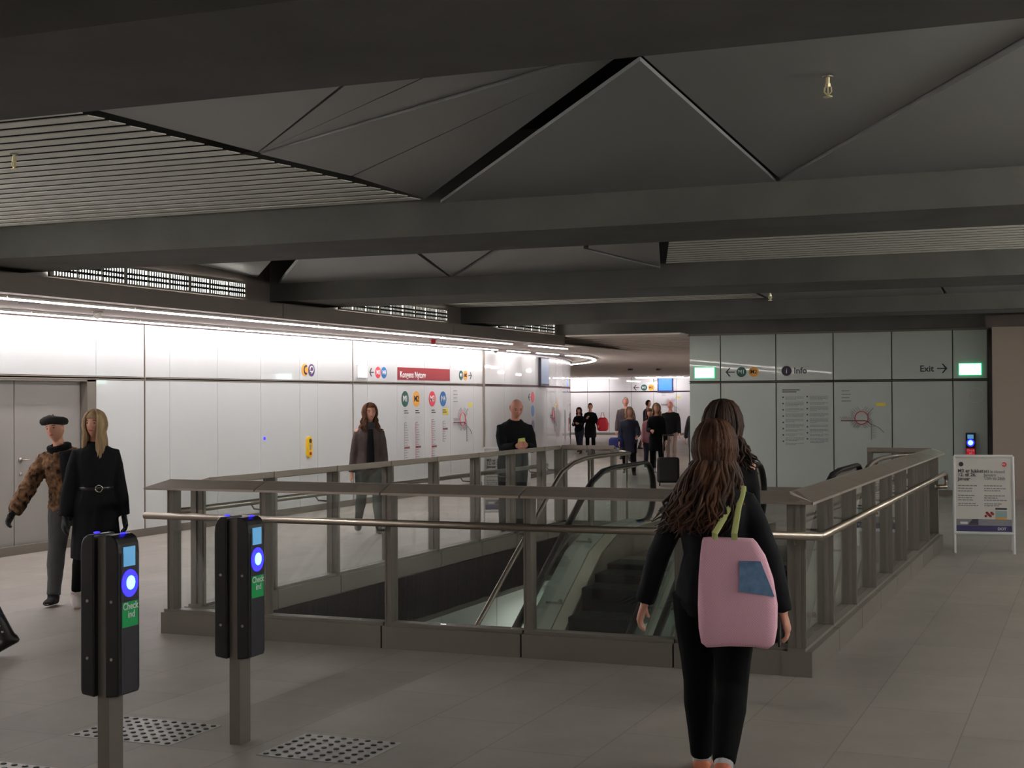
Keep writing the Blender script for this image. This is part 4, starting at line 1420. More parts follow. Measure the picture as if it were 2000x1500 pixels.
class Person:
    """local frame: x right, y forward, z up"""
    def __init__(s, name_label, loc, face, h=1.68, sex='f', lod='mid', lean=0.03, side=0.0, twist=0.0,
                 legs=((0.0, 0.0), (0.0, 0.0)), arms=((0.1, 0.1, 0.2), (0.1, 0.1, 0.2)), head=(0.0, 0.0, 0.0),
                 skin='skin', abd=(0.03, 0.03), inward=(0.0, 0.0), toe=(0, 0), build=1.0, group=None, width=1.0):
        h = h * 1.013
        s.h, s.sex, s.lod, s.vox = h, sex, lod, VOX[lod]
        s.w = build
        s.skin = skin
        H = h
        s.t = thing('person', name_label, 'person', loc, R(face), group)
        # legs: (thigh forward, knee bend)
        hipw = 0.052 * H
        th, sh = 0.243 * H, 0.228 * H
        fh = 0.045 * H
        low = []
        L = []
        for k, sg in ((0, -1), (1, 1)):
            a, kn = legs[k]
            ab = abd[k]
            d1 = Vector((sg * math.sin(ab), math.sin(a) * math.cos(ab), -math.cos(a) * math.cos(ab)))
            d2 = Vector((sg * math.sin(ab), math.sin(a - kn) * math.cos(ab), -math.cos(a - kn) * math.cos(ab)))
            hp = Vector((sg * hipw, 0, 0))
            K = hp + d1 * th
            A = K + d2 * sh
            fp = toe[k]
            fd = Vector((sg * 0.12, math.cos(fp), -math.sin(fp))).normalized()
            up = Vector((0, math.sin(fp), math.cos(fp)))
            L.append([hp, K, A, fd, up])
            tip = A + fd * (0.095 * H) - up * fh
            heel = A - fd * (0.03 * H) - up * fh
            low.append(min(tip.z, heel.z))
        hz = -min(low)
        for l in L:
            for i in range(3):
                l[i] = l[i] + Vector((0, 0, hz))
        s.L = L
        s.hz = hz
        s.P = Vector((0, 0, hz))
        s.up = Vector((math.sin(side), math.sin(lean), 1)).normalized()
        rt = Vector((math.cos(twist), math.sin(twist), 0))
        s.rt = (rt - s.up * rt.dot(s.up)).normalized()
        s.fw = s.up.cross(s.rt).normalized()
        s.neck = s.P + s.up * 0.312 * H
        sw = (0.092 if sex == 'f' else 0.108) * H * s.w
        s.A = []
        for k, sg in ((0, -1), (1, 1)):
            shp = s.P + s.up * 0.268 * H + s.rt * (sg * sw)
            if arms[k][0] == 'ik':
                T = Vector(arms[k][1])
                d = T - shp
                la, lb = 0.172 * H, 0.150 * H
                dl = min(d.length, (la + lb) * 0.995)
                d.normalize()
                ca = (la * la + dl * dl - lb * lb) / (2 * la * dl)
                pole = Vector(arms[k][2]) if len(arms[k]) > 2 else (s.rt * sg * 0.5 - Vector((0, 0, 1)) - s.fw * 0.3)
                pole = (pole - d * pole.dot(d)).normalized()
                E_ = shp + d * (la * ca) + pole * (la * math.sqrt(max(0, 1 - ca * ca)))
                W = shp + d * dl
                s.A.append([shp, E_, W, (E_ - shp).normalized(), (W - E_).normalized()])
                continue
            fa, ab, el = arms[k][:3]
            tw = arms[k][3] if len(arms[k]) > 3 else 0.0
            d1 = (s.rt * (sg * math.sin(ab)) + s.fw * (math.sin(fa) * math.cos(ab)) - Vector((0, 0, 1)) * (math.cos(fa) * math.cos(ab))).normalized()
            fb = fa + el
            d2 = (s.rt * (sg * math.sin(ab * 0.8 - tw)) + s.fw * (math.sin(fb) * math.cos(tw)) - Vector((0, 0, 1)) * math.cos(fb)).normalized()
            E_ = shp + d1 * 0.172 * H
            W = E_ + d2 * 0.150 * H
            s.A.append([shp, E_, W, d1, d2])
        hy, hp_, hr = head
        base = Matrix((s.rt, s.fw, s.up)).transposed()
        hm = Matrix((Vector((1, 0, 0)), Vector((0, 1, 0)), Vector((0, 0, 1))))
        hm = Matrix.Rotation(hy, 3, 'Z') @ Matrix.Rotation(hp_, 3, 'X') @ Matrix.Rotation(hr, 3, 'Y')
        flat = Matrix.Rotation(twist, 3, 'Z')
        s.hm = flat @ hm
        s.HC = s.neck + s.up * 0.03 * H + s.hm @ Vector((0, 0.012 * H, 0.075 * H))
        s.make_body()

    def torso_rings(s, inf=0.0, t0=-0.06, t1=0.335, bulk=1.0, n=18):
        H, w = s.h, s.w
        if s.sex == 'f':
            tab = [(-0.07, .050, .042), (-0.05, .078, .058), (-0.01, .100, .068), (.03, .094, .066), (.07, .082, .060), (.12, .072, .054), (.17, .080, .060), (.22, .088, .068), (.255, .090, .062), (.28, .080, .052), (.30, .062, .044), (.312, .044, .037), (.322, .035, .034), (.33, .031, .033)]
        else:
            tab = [(-0.07, .050, .045), (-0.05, .078, .062), (-0.01, .096, .070), (.03, .094, .070), (.07, .090, .068), (.12, .088, .066), (.17, .096, .070), (.22, .104, .074), (.255, .106, .068), (.28, .094, .058), (.30, .072, .050), (.312, .050, .042), (.322, .038, .038), (.33, .036, .038)]
        out = []
        for t, a, b in tab:
            if t < t0 - 1e-6 or t > t1 + 1e-6:
                continue
            c = s.P + s.up * (t * H)
            out.append(ring(c, s.rt, s.fw, (a * w) * H * bulk + inf, b * w * H * bulk + inf, n))
        return out

    def leg_rings(s, k, inf=0.0, upto=1.0, flare=0.0):
        H = s.h
        hp, K, A, fd, up = s.L[k]
        rad = [(hp, .058), (hp.lerp(K, .35), .052), (hp.lerp(K, .75), .040), (K, .035), (K.lerp(A, .3), .036), (K.lerp(A, .6), .029), (A, .021 + flare)]
        m = MB()
        pts = [p for p, r in rad]
        pts[0] = pts[0] + Vector((0, 0, 0.02))
        return pts, [r * H * (0.5 + 0.5 * s.w) + inf for p, r in rad]

    def hand(s, mb, k, curl=0.5):
        H = s.h
        sh, E_, W, d1, d2 = s.A[k]
        sg = -1 if k == 0 else 1
        inn = (-s.rt * sg)
        inn = (inn - d2 * inn.dot(d2)).normalized()          # palm faces the body
        fwd = d2.cross(inn) * (-sg)
        if fwd.dot(s.fw) < 0 and abs(d2.z) > 0.5:
            fwd = -fwd
        pal = W + d2 * 0.028 * H
        mb.tube([W - d2 * 0.01 * H, W + d2 * 0.012 * H, pal, W + d2 * 0.052 * H], [(.016 * H, .012 * H), (.020 * H, .011 * H), (.024 * H, .011 * H), (.023 * H, .010 * H)], 12, up=fwd)
        for i, (o, ln) in enumerate(((.018, .040), (.006, .046), (-.006, .043), (-.018, .034))):
            b0 = W + d2 * 0.048 * H + fwd * o * H
            c = curl * (0.8 + 0.1 * i)
            e1 = (d2 * math.cos(c * .6) + inn * math.sin(c * .6))
            e2 = (d2 * math.cos(c * 1.5) + inn * math.sin(c * 1.5))
            e3 = (d2 * math.cos(c * 2.3) + inn * math.sin(c * 2.3))
            p1 = b0 + e1 * ln * .42 * H
            p2 = p1 + e2 * ln * .33 * H
            p3 = p2 + e3 * ln * .25 * H
            r = .0052 * H
            mb.tube([b0 - d2 * .008 * H, b0, p1, p2, p3], [r * 1.15, r * 1.15, r * 1.02, r * .95, r * .7], 8)
        tb = W + d2 * 0.016 * H + fwd * .020 * H
        mb.tube([tb - fwd * .012 * H, tb, tb + (d2 * .8 + fwd * .6 + inn * .25).normalized() * .024 * H, tb + (d2 * .95 + fwd * .4 + inn * .5).normalized() * .043 * H], [.0075 * H, .0075 * H, .0062 * H, .0046 * H], 8)
        s.palm = getattr(s, 'palm', {})
        s.palm[k] = (W + d2 * 0.045 * H + inn * 0.02 * H, d2, inn, fwd)

    def head_pt(s, x, y, z):
        return s.HC + s.hm @ Vector((x * s.h, y * s.h, z * s.h))

    def head_surface(s, a, b, k=1.0):
        """a: azimuth from the front (radians, + to the right), b: latitude"""
        x, y, z = math.cos(b) * math.sin(a), math.cos(b) * math.cos(a), math.sin(b)
        rx, ry, rz = .0445, .0570, .0680
        px, py, pz = x * rx, y * ry, z * rz
        if z < 0:
            px *= 1 - 0.30 * (-z) ** 1.4
            if y < 0:
                py *= 1 - 0.45 * (-z)
            else:
                py *= 1 - 0.08 * (-z)
        if y > 0:
            py += .0105 * math.exp(-(px / .0065) ** 2 - ((pz + .010) / .011) ** 2)      # nose
            py += .004 * math.exp(-(px / .005) ** 2 - ((pz - .006) / .014) ** 2)
            for q in (-1, 1):
                py -= .0048 * math.exp(-((px - q * .0175) / .0095) ** 2 - ((pz - .006) / .008) ** 2)
            py += .003 * math.exp(-(px / .012) ** 2 - ((pz + .032) / .006) ** 2)
            py += .005 * math.exp(-(px / .013) ** 2 - ((pz + .055) / .010) ** 2)
            py += .003 * math.exp(-((abs(px) - .017) / .012) ** 2 - ((pz - .019) / .005) ** 2)
        return Vector((px * k, py * k, pz * k))

    def make_body(s):
        H = s.h
        mb = MB()
        mb.loft(s.torso_rings())
        for k in (0, 1):
            pts, rr = s.leg_rings(k)
            mb.tube(pts, rr, 12)
            hp, K, A, fd, up = s.L[k]
            mb.tube([A + up * .01 * H, A - up * .02 * H], [.022 * H, .024 * H], 10)
            s.foot(mb, k, 0.0)
            sh, E_, W, d1, d2 = s.A[k]
            c = s.P + s.up * 0.272 * H + s.rt * ((-1 if k == 0 else 1) * 0.05 * H)
            mb.tube([c, sh, sh.lerp(E_, .3), sh.lerp(E_, .8), E_, E_.lerp(W, .3), W], [.028 * H, .028 * H, .027 * H, .023 * H, .022 * H, .022 * H, .0145 * H], 12)
            s.hand(mb, k, s.curl[k] if hasattr(s, 'curl') else 0.55)
        # neck and head
        mb.tube([s.neck - s.up * .03 * H, s.neck + s.up * .01 * H, s.head_pt(0, -.012, -.045), s.head_pt(0, -.008, -.01)], [.036 * H, .031 * H, .029 * H, .030 * H], 12)
        n, m = 36, 26
        rings = []
        for i in range(m + 1):
            b = -PI / 2 + PI * (0.015 + 0.97 * i / m)
            rings.append([s.HC + s.hm @ (s.head_surface(2 * PI * j / n, b) * H) for j in range(n)])
        mb.loft(rings)
        for q in (-1, 1):
            mb.ball(s.head_pt(q * .0455, -.004, -.002), .004 * H, .009 * H, .016 * H, 10, 6, s.hm)
        me = remesh(mb, 'body', min(s.vox, 0.0068 if s.lod != 'far' else 0.012) if s.lod != 'far' else 0.012, 1)
        s.body = link('body', me, s.skin, s.t, True, False)
        if s.lod != 'far':
            for q in (-1, 1):
                e = MB().ball(s.head_pt(q * .0175, .0475, .0055), .0062 * H, .004 * H, .0034 * H, 10, 6, s.hm)
                e.build('eye', 'eye', s.t, True, False)
                b = MB().tube([s.head_pt(q * .010, .0525, .0165), s.head_pt(q * .018, .0515, .0190), s.head_pt(q * .027, .0455, .0160)], .0015 * H, 6)
                b.build('eyebrow', 'hair_dark', s.t, True, False)
            MB().tube([s.head_pt(-.012, .0505, -.031), s.head_pt(-.004, .0545, -.0305), s.head_pt(.004, .0545, -.0305), s.head_pt(.012, .0505, -.031)], [.001 * H, .0028 * H, .0028 * H, .001 * H], 8).build('mouth', 'lip', s.t, True, False)

    def foot(s, mb, k, inf, sole=0.0, boot=False):
        H = s.h
        hp, K, A, fd, up = s.L[k]
        sd = fd.cross(up).normalized()
        fh = .045 * H
        rings = []
        for t, wd, hh in ((-.034, .012, .020), (-.026, .020, .036), (.0, .023, .050), (.03, .024, .036), (.06, .027, .026), (.082, .024, .018), (.098, .012, .011)):
            c = A + fd * t * H - up * (fh - hh * H / 2)
            rings.append(ring(c, sd, up, wd * H + inf, hh * H / 2 + inf * 0.6, 12))
        mb.loft(rings)

    # ---- clothing
    def top(s, name, m, hem=-0.02, inf=0.016, sleeve=0.95, sinf=0.010, skirt=None, bulk=1.0, fold=0.004, fscale=9, collar=0.0, stretch=0.6, hood=False, cuffs=True):
        H = s.h
        mb = MB()
        rings = []
        if skirt:
            for t, a, b in skirt[::-1]:
                ax = 0.5 * (s.L[0][1] + s.L[1][1])
                c0 = s.P + Vector((0, 0, t * H))
                k = min(1, -t / 0.24)
                c0.x += (ax.x) * k * 0.6
                c0.y += (ax.y) * k * 0.8
                rings.append(ring(c0, s.rt, s.fw, a * H, b * H, 18))
        rings += s.torso_rings(inf, hem if not skirt else -0.015, 0.32 if not collar else 0.335, bulk)
        mb.loft(rings)
        for k in (0, 1):
            sh, E_, W, d1, d2 = s.A[k]
            c = s.P + s.up * 0.272 * H + s.rt * ((-1 if k == 0 else 1) * 0.040 * H)
            We = E_.lerp(W, sleeve)
            pts = [c, sh, sh.lerp(E_, .35), sh.lerp(E_, .8), E_, E_.lerp(We, .4), E_.lerp(We, .85), We]
            rr = [.025 * H, .023 * H, .027 * H, .026 * H, .026 * H, .025 * H, .022 * H, .020 * H]
            mb.tube(pts, [r + sinf for r in rr], 14)
        if collar:
            mb.tube([s.neck - s.up * .02 * H, s.neck + s.up * collar * H], [.050 * H, .042 * H], 14)
        if hood:
            mb.tube([s.neck + s.fw * -.03 * H - s.up * .035 * H + s.rt * -.06 * H, s.neck - s.fw * .060 * H - s.up * .01 * H, s.neck + s.fw * -.03 * H - s.up * .035 * H + s.rt * .06 * H], [.02 * H, .032 * H, .02 * H], 12)
        me = remesh(mb, name, s.vox, 3, fold, fscale, int(s.h * 100), stretch)
        return link(name, me, m, s.t, True, False)

    def trousers(s, m, inf=0.010, flare=0.004, fold=0.003, name='trousers', upto=1.0):
        H = s.h
        mb = MB()
        mb.loft(s.torso_rings(inf, -0.07, 0.07))
        for k in (0, 1):
            pts, rr = s.leg_rings(k, inf, 1.0, flare)
            if upto < 1:
                pts[-1] = pts[-2].lerp(pts[-1], upto)
            mb.tube(pts, rr, 14)
        me = remesh(mb, name, s.vox, 2, fold, 14, int(s.h * 70), 0.5)
        return link(name, me, m, s.t, True, False)

    def shoes(s, m, boot=0.10, heel=0.0, names='shoe', inf=0.006, only=None, shaft=0.006):
        for k in (0, 1):
            if only is not None and k != only:
                continue
            H = s.h
            mb = MB()
            s.foot(mb, k, inf)
            hp, K, A, fd, up = s.L[k]
            if boot:
                mb.tube([A - up * .02 * H, A + up * .01 * H, A.lerp(K, boot)], [.025 * H + shaft, .024 * H + shaft, .028 * H + shaft], 12)
            if heel:
                mb.tube([A - fd * .020 * H - up * .02 * H, A - fd * .022 * H - up * .046 * H], [.018 * H, .014 * H], 10)
            me = remesh(mb, names, min(s.vox, 0.012), 1)
            link(names, me, m, s.t, True, False)

    def gloves(s, m):
        for k in (0, 1):
            mb = MB()
            s.hand(mb, k, 0.6)
            me = remesh(mb, 'glove', 0.007, 1)
            for v, n in zip(me.vertices, [v.normal.copy() for v in me.vertices]):
                v.co = v.co + n * 0.004
            link('glove', me, m, s.t, True, False)

    def hair(s, m, length=0.0, n=110, wave=0.010, r=0.010, seed=1, cap=1.09, drift=(0, 0, 0), fringe=0.35, vol=1.0, back_only=False, spread=0.03, wild=0.0, name='hair', face_open=0.95):
        H = s.h
        rr = random.Random(seed)
        mb = MB()
        # scalp shell
        rings = []
        N_, M_ = 28, 14
        for i in range(M_ + 1):
            row = []
            for j in range(N_):
                a = 2 * PI * j / N_
                front = math.cos(a)
                lo = -0.55 if front < 0.1 else -0.55 + (fringe + 0.62) * min(1, (front - 0.1) / 0.45)
                b = lo + (PI / 2 - 0.03 - lo) * i / M_
                p = s.head_surface(a, b, cap)
                p = p * (1 + 0.02 * (noise.noise(p * 60) if s.lod != 'far' else 0))
                row.append(s.HC + s.hm @ (p * H))
            rings.append(row)
        inner = [[s.HC + (q - s.HC) * 0.93 for q in r0] for r0 in rings]
        mb.loft([inner[-1]] + inner[::-1][1:] + rings)
        if length:
            for i in range(n):
                a = rr.uniform(face_open if not back_only else 1.4, 2 * PI - (face_open if not back_only else 1.4))
                b = rr.uniform(0.2, 1.35)
                p0 = s.head_surface(a, b, cap)
                side = Vector((math.sin(a), math.cos(a), 0))
                pts = [s.HC + s.hm @ (s.head_surface(a, min(1.5, b + 0.3), cap * 0.99) * H), s.HC + s.hm @ (p0 * H)]
                crown = cap * rr.uniform(1.0, 1.05)
                bb = b
                while bb > -0.35:
                    bb -= 0.35
                    pts.append(s.HC + s.hm @ (s.head_surface(a, bb, crown * (1.0 + 0.10 * vol * (b - bb))) * H))
                last = pts[-1]
                L = length * rr.uniform(0.82, 1.05)
                steps = 7
                ph = rr.uniform(0, 6.28)
                fr = rr.uniform(0.8, 1.4)
                sw = s.hm @ side
                out = rr.uniform(0.2, 1.0)
                for q in range(1, steps + 1):
                    t = q / steps
                    back = Vector((-s.fw.x, -s.fw.y, 0)) * (0.012 * t if side.y < 0.3 else 0.0)
                    p = last + Vector((0, 0, -L * t)) + sw * (spread * out * (t ** 0.7)) * vol
                    p += Vector((math.sin(ph + t * 7 * fr), math.cos(ph * 1.7 + t * 6 * fr), 0)) * wave * (0.3 + t)
                    p += Vector(drift) * (t ** 1.3) * rr.uniform(0.5, 1.2)
                    p += back
                    if wild and q == steps:
                        p += Vector((rr.uniform(-1, 1), rr.uniform(-1, 1), rr.uniform(-.3, 1))) * wild
                    pts.append(p)
                k = len(pts)
                rad = [r * H / 1.7 * (0.75 + 0.35 * math.sin(PI * min(1, j / k + 0.2))) * (1 if j < k - 2 else (0.7 if j < k - 1 else 0.25)) for j in range(k)]
                mb.tube(pts, rad, 6)
        return mb.build(name, m, s.t, True, False)

def walk(a, b=None):
    return a

# --- the woman walking away with the pink tote
p = Person('woman with long wavy brown hair walking away with a pink tote bag on her shoulder', (-1.60, 6.32, 0), 6, 1.60, 'f', 'near', lean=0.02, side=0.0, twist=-0.05,
           legs=((0.20, 0.04), (-0.10, 0.62)), arms=((0.06, 0.42, 0.10), (-0.02, 0.36, 0.12, 0.05)), head=(0.05, -0.04, 0.0), abd=(0.0, -0.012), toe=(0.0, 0.55))
p.trousers('legging', 0.017, 0.000, 0.001, 'leggings')
p.top('jacket', 'black_puffer', hem=-0.05, inf=0.024, sleeve=0.97, sinf=0.013, fold=0.006, fscale=11, collar=0.02)
p.shoes('orange_shoe', 0, inf=0.006)
for k in (0, 1):
    hp, K, A_, fd, up = p.L[k]
    MB().tube([A_ + up * 0.055, A_ - up * 0.03], [0.040, 0.043], 14).build('sock', 'sock', p.t, True, False)
p.hair('hair_brown', 0.30, 480, 0.018, 0.0105, 3, 1.14, (-0.075, -0.03, 0), 0.42, 1.3, spread=0.085, wild=0.015)
pl, d2_, inn_, fwd_ = p.palm[1]
fg = p

# pink tote on her right shoulder
def local_to_world(pp, v):
    return root_matrix(pp.t) @ Vector(v)
t = thing('tote_bag', 'pink tote bag with green straps hanging from the shoulder of the woman walking away', 'bag', tuple(local_to_world(fg, (0.125, -0.17, 0.64))), R(6))
W2, Hh, D2 = 0.165, 0.44, 0.055
rings = []
rr = random.Random(4)
for i, (z, wx, dy, ox) in enumerate(((0.0, .135, .050, .0), (0.02, .158, .062, .0), (0.08, .168, .066, .0), (0.18, .170, .062, .0), (0.30, .160, .050, -.008), (0.39, .140, .036, -.02), (0.455, .118, .022, -.035), (0.47, .108, .016, -.04))):
    row = ring(Vector((ox, 0, z)), Vector((1, 0, 0)), Vector((0, 1, 0)), wx, dy, 28, 7)
    rings.append([q + Vector((0, 0.012 * noise.noise(q * 9), 0.012 * noise.noise(q * 11 + Vector((3, 0, 0))))) for q in row])
mb = MB().loft(rings)
pk = mat('pink_tote_fabric', (214, 152, 166), 0.85)
nt = pk.node_tree
tcn = nt.nodes.new('ShaderNodeTexCoord')
ck = nt.nodes.new('ShaderNodeTexChecker')
ck.inputs['Scale'].default_value = 190
ck.inputs['Color1'].default_value = (*lin((246, 192, 206)), 1)
ck.inputs['Color2'].default_value = (*lin((228, 176, 198)), 1)
nt.links.new(tcn.outputs['Object'], ck.inputs['Vector'])
nt.links.new(ck.outputs[0], nt.nodes['Principled BSDF'].inputs['Base Color'])
bag = mb.build('bag_body', pk, t, True, False)
rows = [[Vector((x, -0.0675 + (0.0 if z < .25 else (z - .25) * 0.11), z)) for x, z in ((u, v) for u in (0.02, 0.07, 0.12, 0.155))] for v in (0.235, 0.28, 0.33, 0.36)]
pt = MB()
pt.hexa([(0.015, -0.070, 0.245), (0.165, -0.052, 0.225), (0.165, -0.046, 0.225), (0.015, -0.064, 0.245), (0.015, -0.055, 0.375), (0.105, -0.044, 0.375), (0.105, -0.038, 0.375), (0.015, -0.049, 0.375)])
pt.build('blue_patch', mat('blue_patch', (96, 126, 160), 0.8, var=0.25, vscale=30), t, False, False)
sm = M['strap'] = mat('green_strap', (184, 190, 122), 0.7)
top_pt = Matrix.Rotation(-R(6), 3, 'Z') @ (Vector(local_to_world(fg, (0, 0, 0))) * 0)
shd = fg.A[1][0] + Vector((-0.02, -0.0, 0.058))       # over the shoulder, in her own frame
base = Vector((0.125, -0.17, 0.64))
for nm, (x, y) in (('strap', (-0.075, -0.022)), ('strap', (0.01, -0.03))):
    a = Vector((x - 0.02, -0.014, 0.44))
    tp = shd - base
    path = [a, a + Vector((0, -0.008, 0.05)), a.lerp(tp, 0.6) + Vector((0, -0.03, 0.02)), tp + Vector((x * 0.35, -0.05, -0.025)), tp + Vector((x * 0.35, -0.01, 0.010)), tp + Vector((x * 0.35, 0.04, -0.03))]
    MB().tube(path, [(0.003, 0.014)] * len(path), 8, up=(0, 1, 0)).build('strap', 'strap', t, False, False)

pw = local_to_world(fg, pl)
t = thing('phone', 'dark smartphone held low in the hand beside the pink tote bag', 'phone', tuple(pw), R(6))
MB().box(-0.008, 0.0, -0.036, 0.036, -0.07, 0.06).build('phone_body', 'rubber', t, world=False)
MB().box(0.0, 0.001, -0.033, 0.033, -0.066, 0.056).build('screen', 'readerface', t, world=False)

# --- the woman just beyond her
p = Person('woman with dark wild hair mostly hidden behind the woman with the tote bag', (-1.985, 8.02, 0), 4, 1.665, 'f', 'mid', legs=((0.06, 0.05), (-0.06, 0.10)), arms=((0.05, 0.05, 0.5), (0.0, 0.05, 0.4)), abd=(-0.04, -0.04), head=(0, 0, 0))
p.trousers('legging', 0.006, 0, 0.001)
p.top('jacket', 'black_cloth', hem=-0.05, inf=0.018, fold=0.005)
p.shoes('shoe')
p.hair('hair_dark', 0.20, 170, 0.022, 0.010, 8, 1.22, (0.02, 0, 0.03), 0.3, 1.5, spread=0.06, wild=0.02)

# --- the woman walking toward the camera
p = Person('woman with wavy brown hair and open brown jacket walking along the white wall', (-8.72, 16.45, 0), 180 + 34, 1.655, 'f', 'mid', lean=0.0, legs=((0.16, 0.05), (-0.16, 0.55)), arms=((0.06, 0.10, 0.15), (-0.05, 0.16, 0.15)), head=(0.2, 0.0, 0.0), toe=(-0.1, 0.7))
p.trousers('greygreen', 0.010, 0.004)
p.top('shirt', 'black_cloth', hem=-0.02, inf=0.008, sleeve=0.4, sinf=0.002, fold=0.001)
jk = p.top('jacket', 'brown_cloth', hem=-0.05, inf=0.018, fold=0.005)
# front opening showing the black shirt
op = MB()
H = p.h
rows = []
for tt, wd in ((-0.02, .030), (.06, .030), (.14, .028), (.22, .024), (.29, .018)):
    c = p.P + p.up * tt * H + p.fw * ((.068 if tt < .2 else .064) * H + 0.024)
    rows.append([c - p.rt * wd * H, c - p.rt * wd * H * 0.4 + p.fw * 0.006, c + p.rt * wd * H * 0.4 + p.fw * 0.006, c + p.rt * wd * H, c + p.rt * wd * H - p.fw * 0.03, c - p.rt * wd * H - p.fw * 0.03])
op.loft(rows).build('shirt_front', 'black_cloth', p.t, True, False)
sc = MB()
for i in range(3):
    z = p.neck + p.up * (0.022 - 0.014 * i) * H
    sc.tube([z + p.rt * (math.cos(a) * .046 * H) + p.fw * (math.sin(a) * .048 * H + 0.004) for a in [2 * PI * j / 16 for j in range(17)]], 0.017, 8)
link('scarf', remesh(sc, 'scarf', 0.010, 2, 0.003, 20), 'scarf', p.t, True, False)
p.shoes('shoe', 0.1)
p.hair('hair_mid', 0.17, 120, 0.016, 0.010, 5, 1.11, (0, 0, 0), 0.5, 1.2, spread=0.05, face_open=0.95)

# --- the man leaning on the railing
p = Person('bald man in a black jacket leaning with folded hands on the railing', (-6.83, 16.74, 0), -146, 1.74, 'm', 'mid', lean=0.26, legs=((-0.16, 0.04), (-0.10, 0.02)), arms=(('ik', (-0.045, 0.50, 1.15)), ('ik', (0.05, 0.50, 1.15))), head=(0.05, -0.34, 0.0), skin='skin2')
p.trousers('black_cloth', 0.010)
p.top('jacket', 'black_cloth', hem=-0.06, inf=0.026, sinf=0.016, fold=0.007, hood=True, bulk=1.04, collar=0.012)
p.shoes('shoe')
hr = MB()
for i in range(9):
    a = R(95 + i * 21)
    q = [p.HC + p.hm @ (p.head_surface(a, b, 1.025) * p.h) for b in (0.35, 0.1, -0.2)]
    hr.tube(q, [0.010, 0.016, 0.008], 8)
link('hair', remesh(hr, 'hair', 0.008, 2), 'hair_grey', p.t, True, False)
pp = (p.palm[0][0] + p.palm[1][0]) * 0.5
t = thing('paper_packet', 'small yellow green packet held by the bald leaning man', 'packet', tuple(local_to_world(p, pp)), R(-120))
MB().hexa([(-0.05, -0.02, 0.0), (0.05, -0.02, 0.01), (0.05, 0.02, 0.01), (-0.05, 0.02, 0), (-0.04, -0.012, 0.09), (0.045, -0.014, 0.08), (0.045, 0.012, 0.08), (-0.04, 0.01, 0.09)]).build('packet', 'paperbag', t, world=False)
MB().hexa([(-0.035, -0.022, 0.02), (0.03, -0.022, 0.02), (0.03, -0.018, 0.02), (-0.035, -0.018, 0.02), (-0.03, -0.018, 0.06), (0.03, -0.018, 0.06), (0.03, -0.014, 0.06), (-0.03, -0.014, 0.06)]).build('print', 'white', t, world=False)

# --- woman with beret and fur coat
p = Person('woman with black beret and mottled brown fur coat walking bent to one side', (-8.16, 9.95, 0), 180 + 26, 1.60, 'f', 'near', lean=0.16, side=0.16, legs=((-0.34, 0.20), (0.30, 0.12)), arms=((0.25, 0.10, 0.9, 0.3), (0.30, 0.50, 0.35, -0.05)), head=(-0.25, 0.02, 0.18), skin='skin', toe=(0.5, -0.05))
p.trousers('grey_cloth', 0.016, 0.006, 0.004)
p.top('fur_coat', 'fur', hem=-0.06, inf=0.036, sinf=0.030, sleeve=0.97, fold=0.012, fscale=26, stretch=1.0)
bk = MB()
rows = []
H = p.h
for tt, wd in ((-0.06, .050), (.06, .050), (.16, .046), (.24, .040), (.31, .03)):
    c = p.P + p.up * tt * H + p.fw * (.068 * H + 0.04) - p.rt * 0.05 * H
    rows.append([c - p.rt * wd * H, c + p.fw * 0.008, c + p.rt * wd * H, c + p.rt * wd * H - p.fw * 0.03, c - p.rt * wd * H - p.fw * 0.03])
bk.loft(rows).build('dark_coat_front', 'black_cloth', p.t, True, False)
p.gloves('glove')
p.shoes('suede', 0.42, 0.3, 'boot', shaft=0.012)
sc = MB()
for i in range(3):
    z = p.neck + p.up * (0.015 - 0.018 * i) * H
    sc.tube([z + p.rt * (math.cos(a) * .052 * H) + p.fw * (math.sin(a) * .052 * H + 0.004) for a in [2 * PI * j / 16 for j in range(17)]], 0.022, 8)
link('scarf', remesh(sc, 'scarf', 0.010, 2, 0.003, 20), 'black_cloth', p.t, True, False)
br = MB()
rg_ = []
for zz, r_ in ((.024, .052), (.026, .066), (.040, .074), (.056, .070), (.068, .050), (.074, .02)):
    rg_.append([p.head_pt(.006 + r_ * math.cos(2 * PI * j / 24), -.012 + r_ * 0.98 * math.sin(2 * PI * j / 24), zz + 0.008 * math.cos(2 * PI * j / 24)) for j in range(24)])
br.loft(rg_)
br.tube([p.head_pt(.006, -.012, .072), p.head_pt(.006, -.012, .082)], 0.004, 6)
br.build('beret', 'suede', p.t, True, False)
MB().ball(tuple(p.neck + p.fw * 0.115 - p.rt * -0.03 - p.up * 0.08), 0.014).build('brooch', 'buckle', p.t, True, False)

# --- blonde woman in black coat
p = Person('woman with long ash blond hair in a belted black coat behind the nearest card reader', (-7.66, 9.64, 0), 180 + 50, 1.62, 'f', 'near', lean=0.02, legs=((0.22, 0.05), (-0.20, 0.30)), arms=((0.05, 0.14, 0.15), (-0.10, 0.20, 0.2)), head=(-0.62, 0.05, 0.0), toe=(0.0, 0.4))
p.trousers('legging', 0.006, 0.0, 0.001)
p.top('coat', 'black_puffer', inf=0.024, sinf=0.016, fold=0.006, skirt=((-0.06, .112, .088), (-0.13, .118, .098), (-0.19, .122, .105), (-0.25, .124, .11)), collar=0.02, stretch=0.4)
H = p.h
c = p.P + p.up * 0.10 * H
MB().tube([c + p.rt * (math.cos(a) * (.072 * H + 0.030)) + p.fw * (math.sin(a) * (.055 * H + 0.032)) for a in [2 * PI * j / 24 for j in range(25)]], [(0.018, 0.005)] * 25, 8, up=(0, 0, 1)).build('belt', 'shoe', p.t, True, False)
bc = c + p.fw * (.055 * H + 0.040)
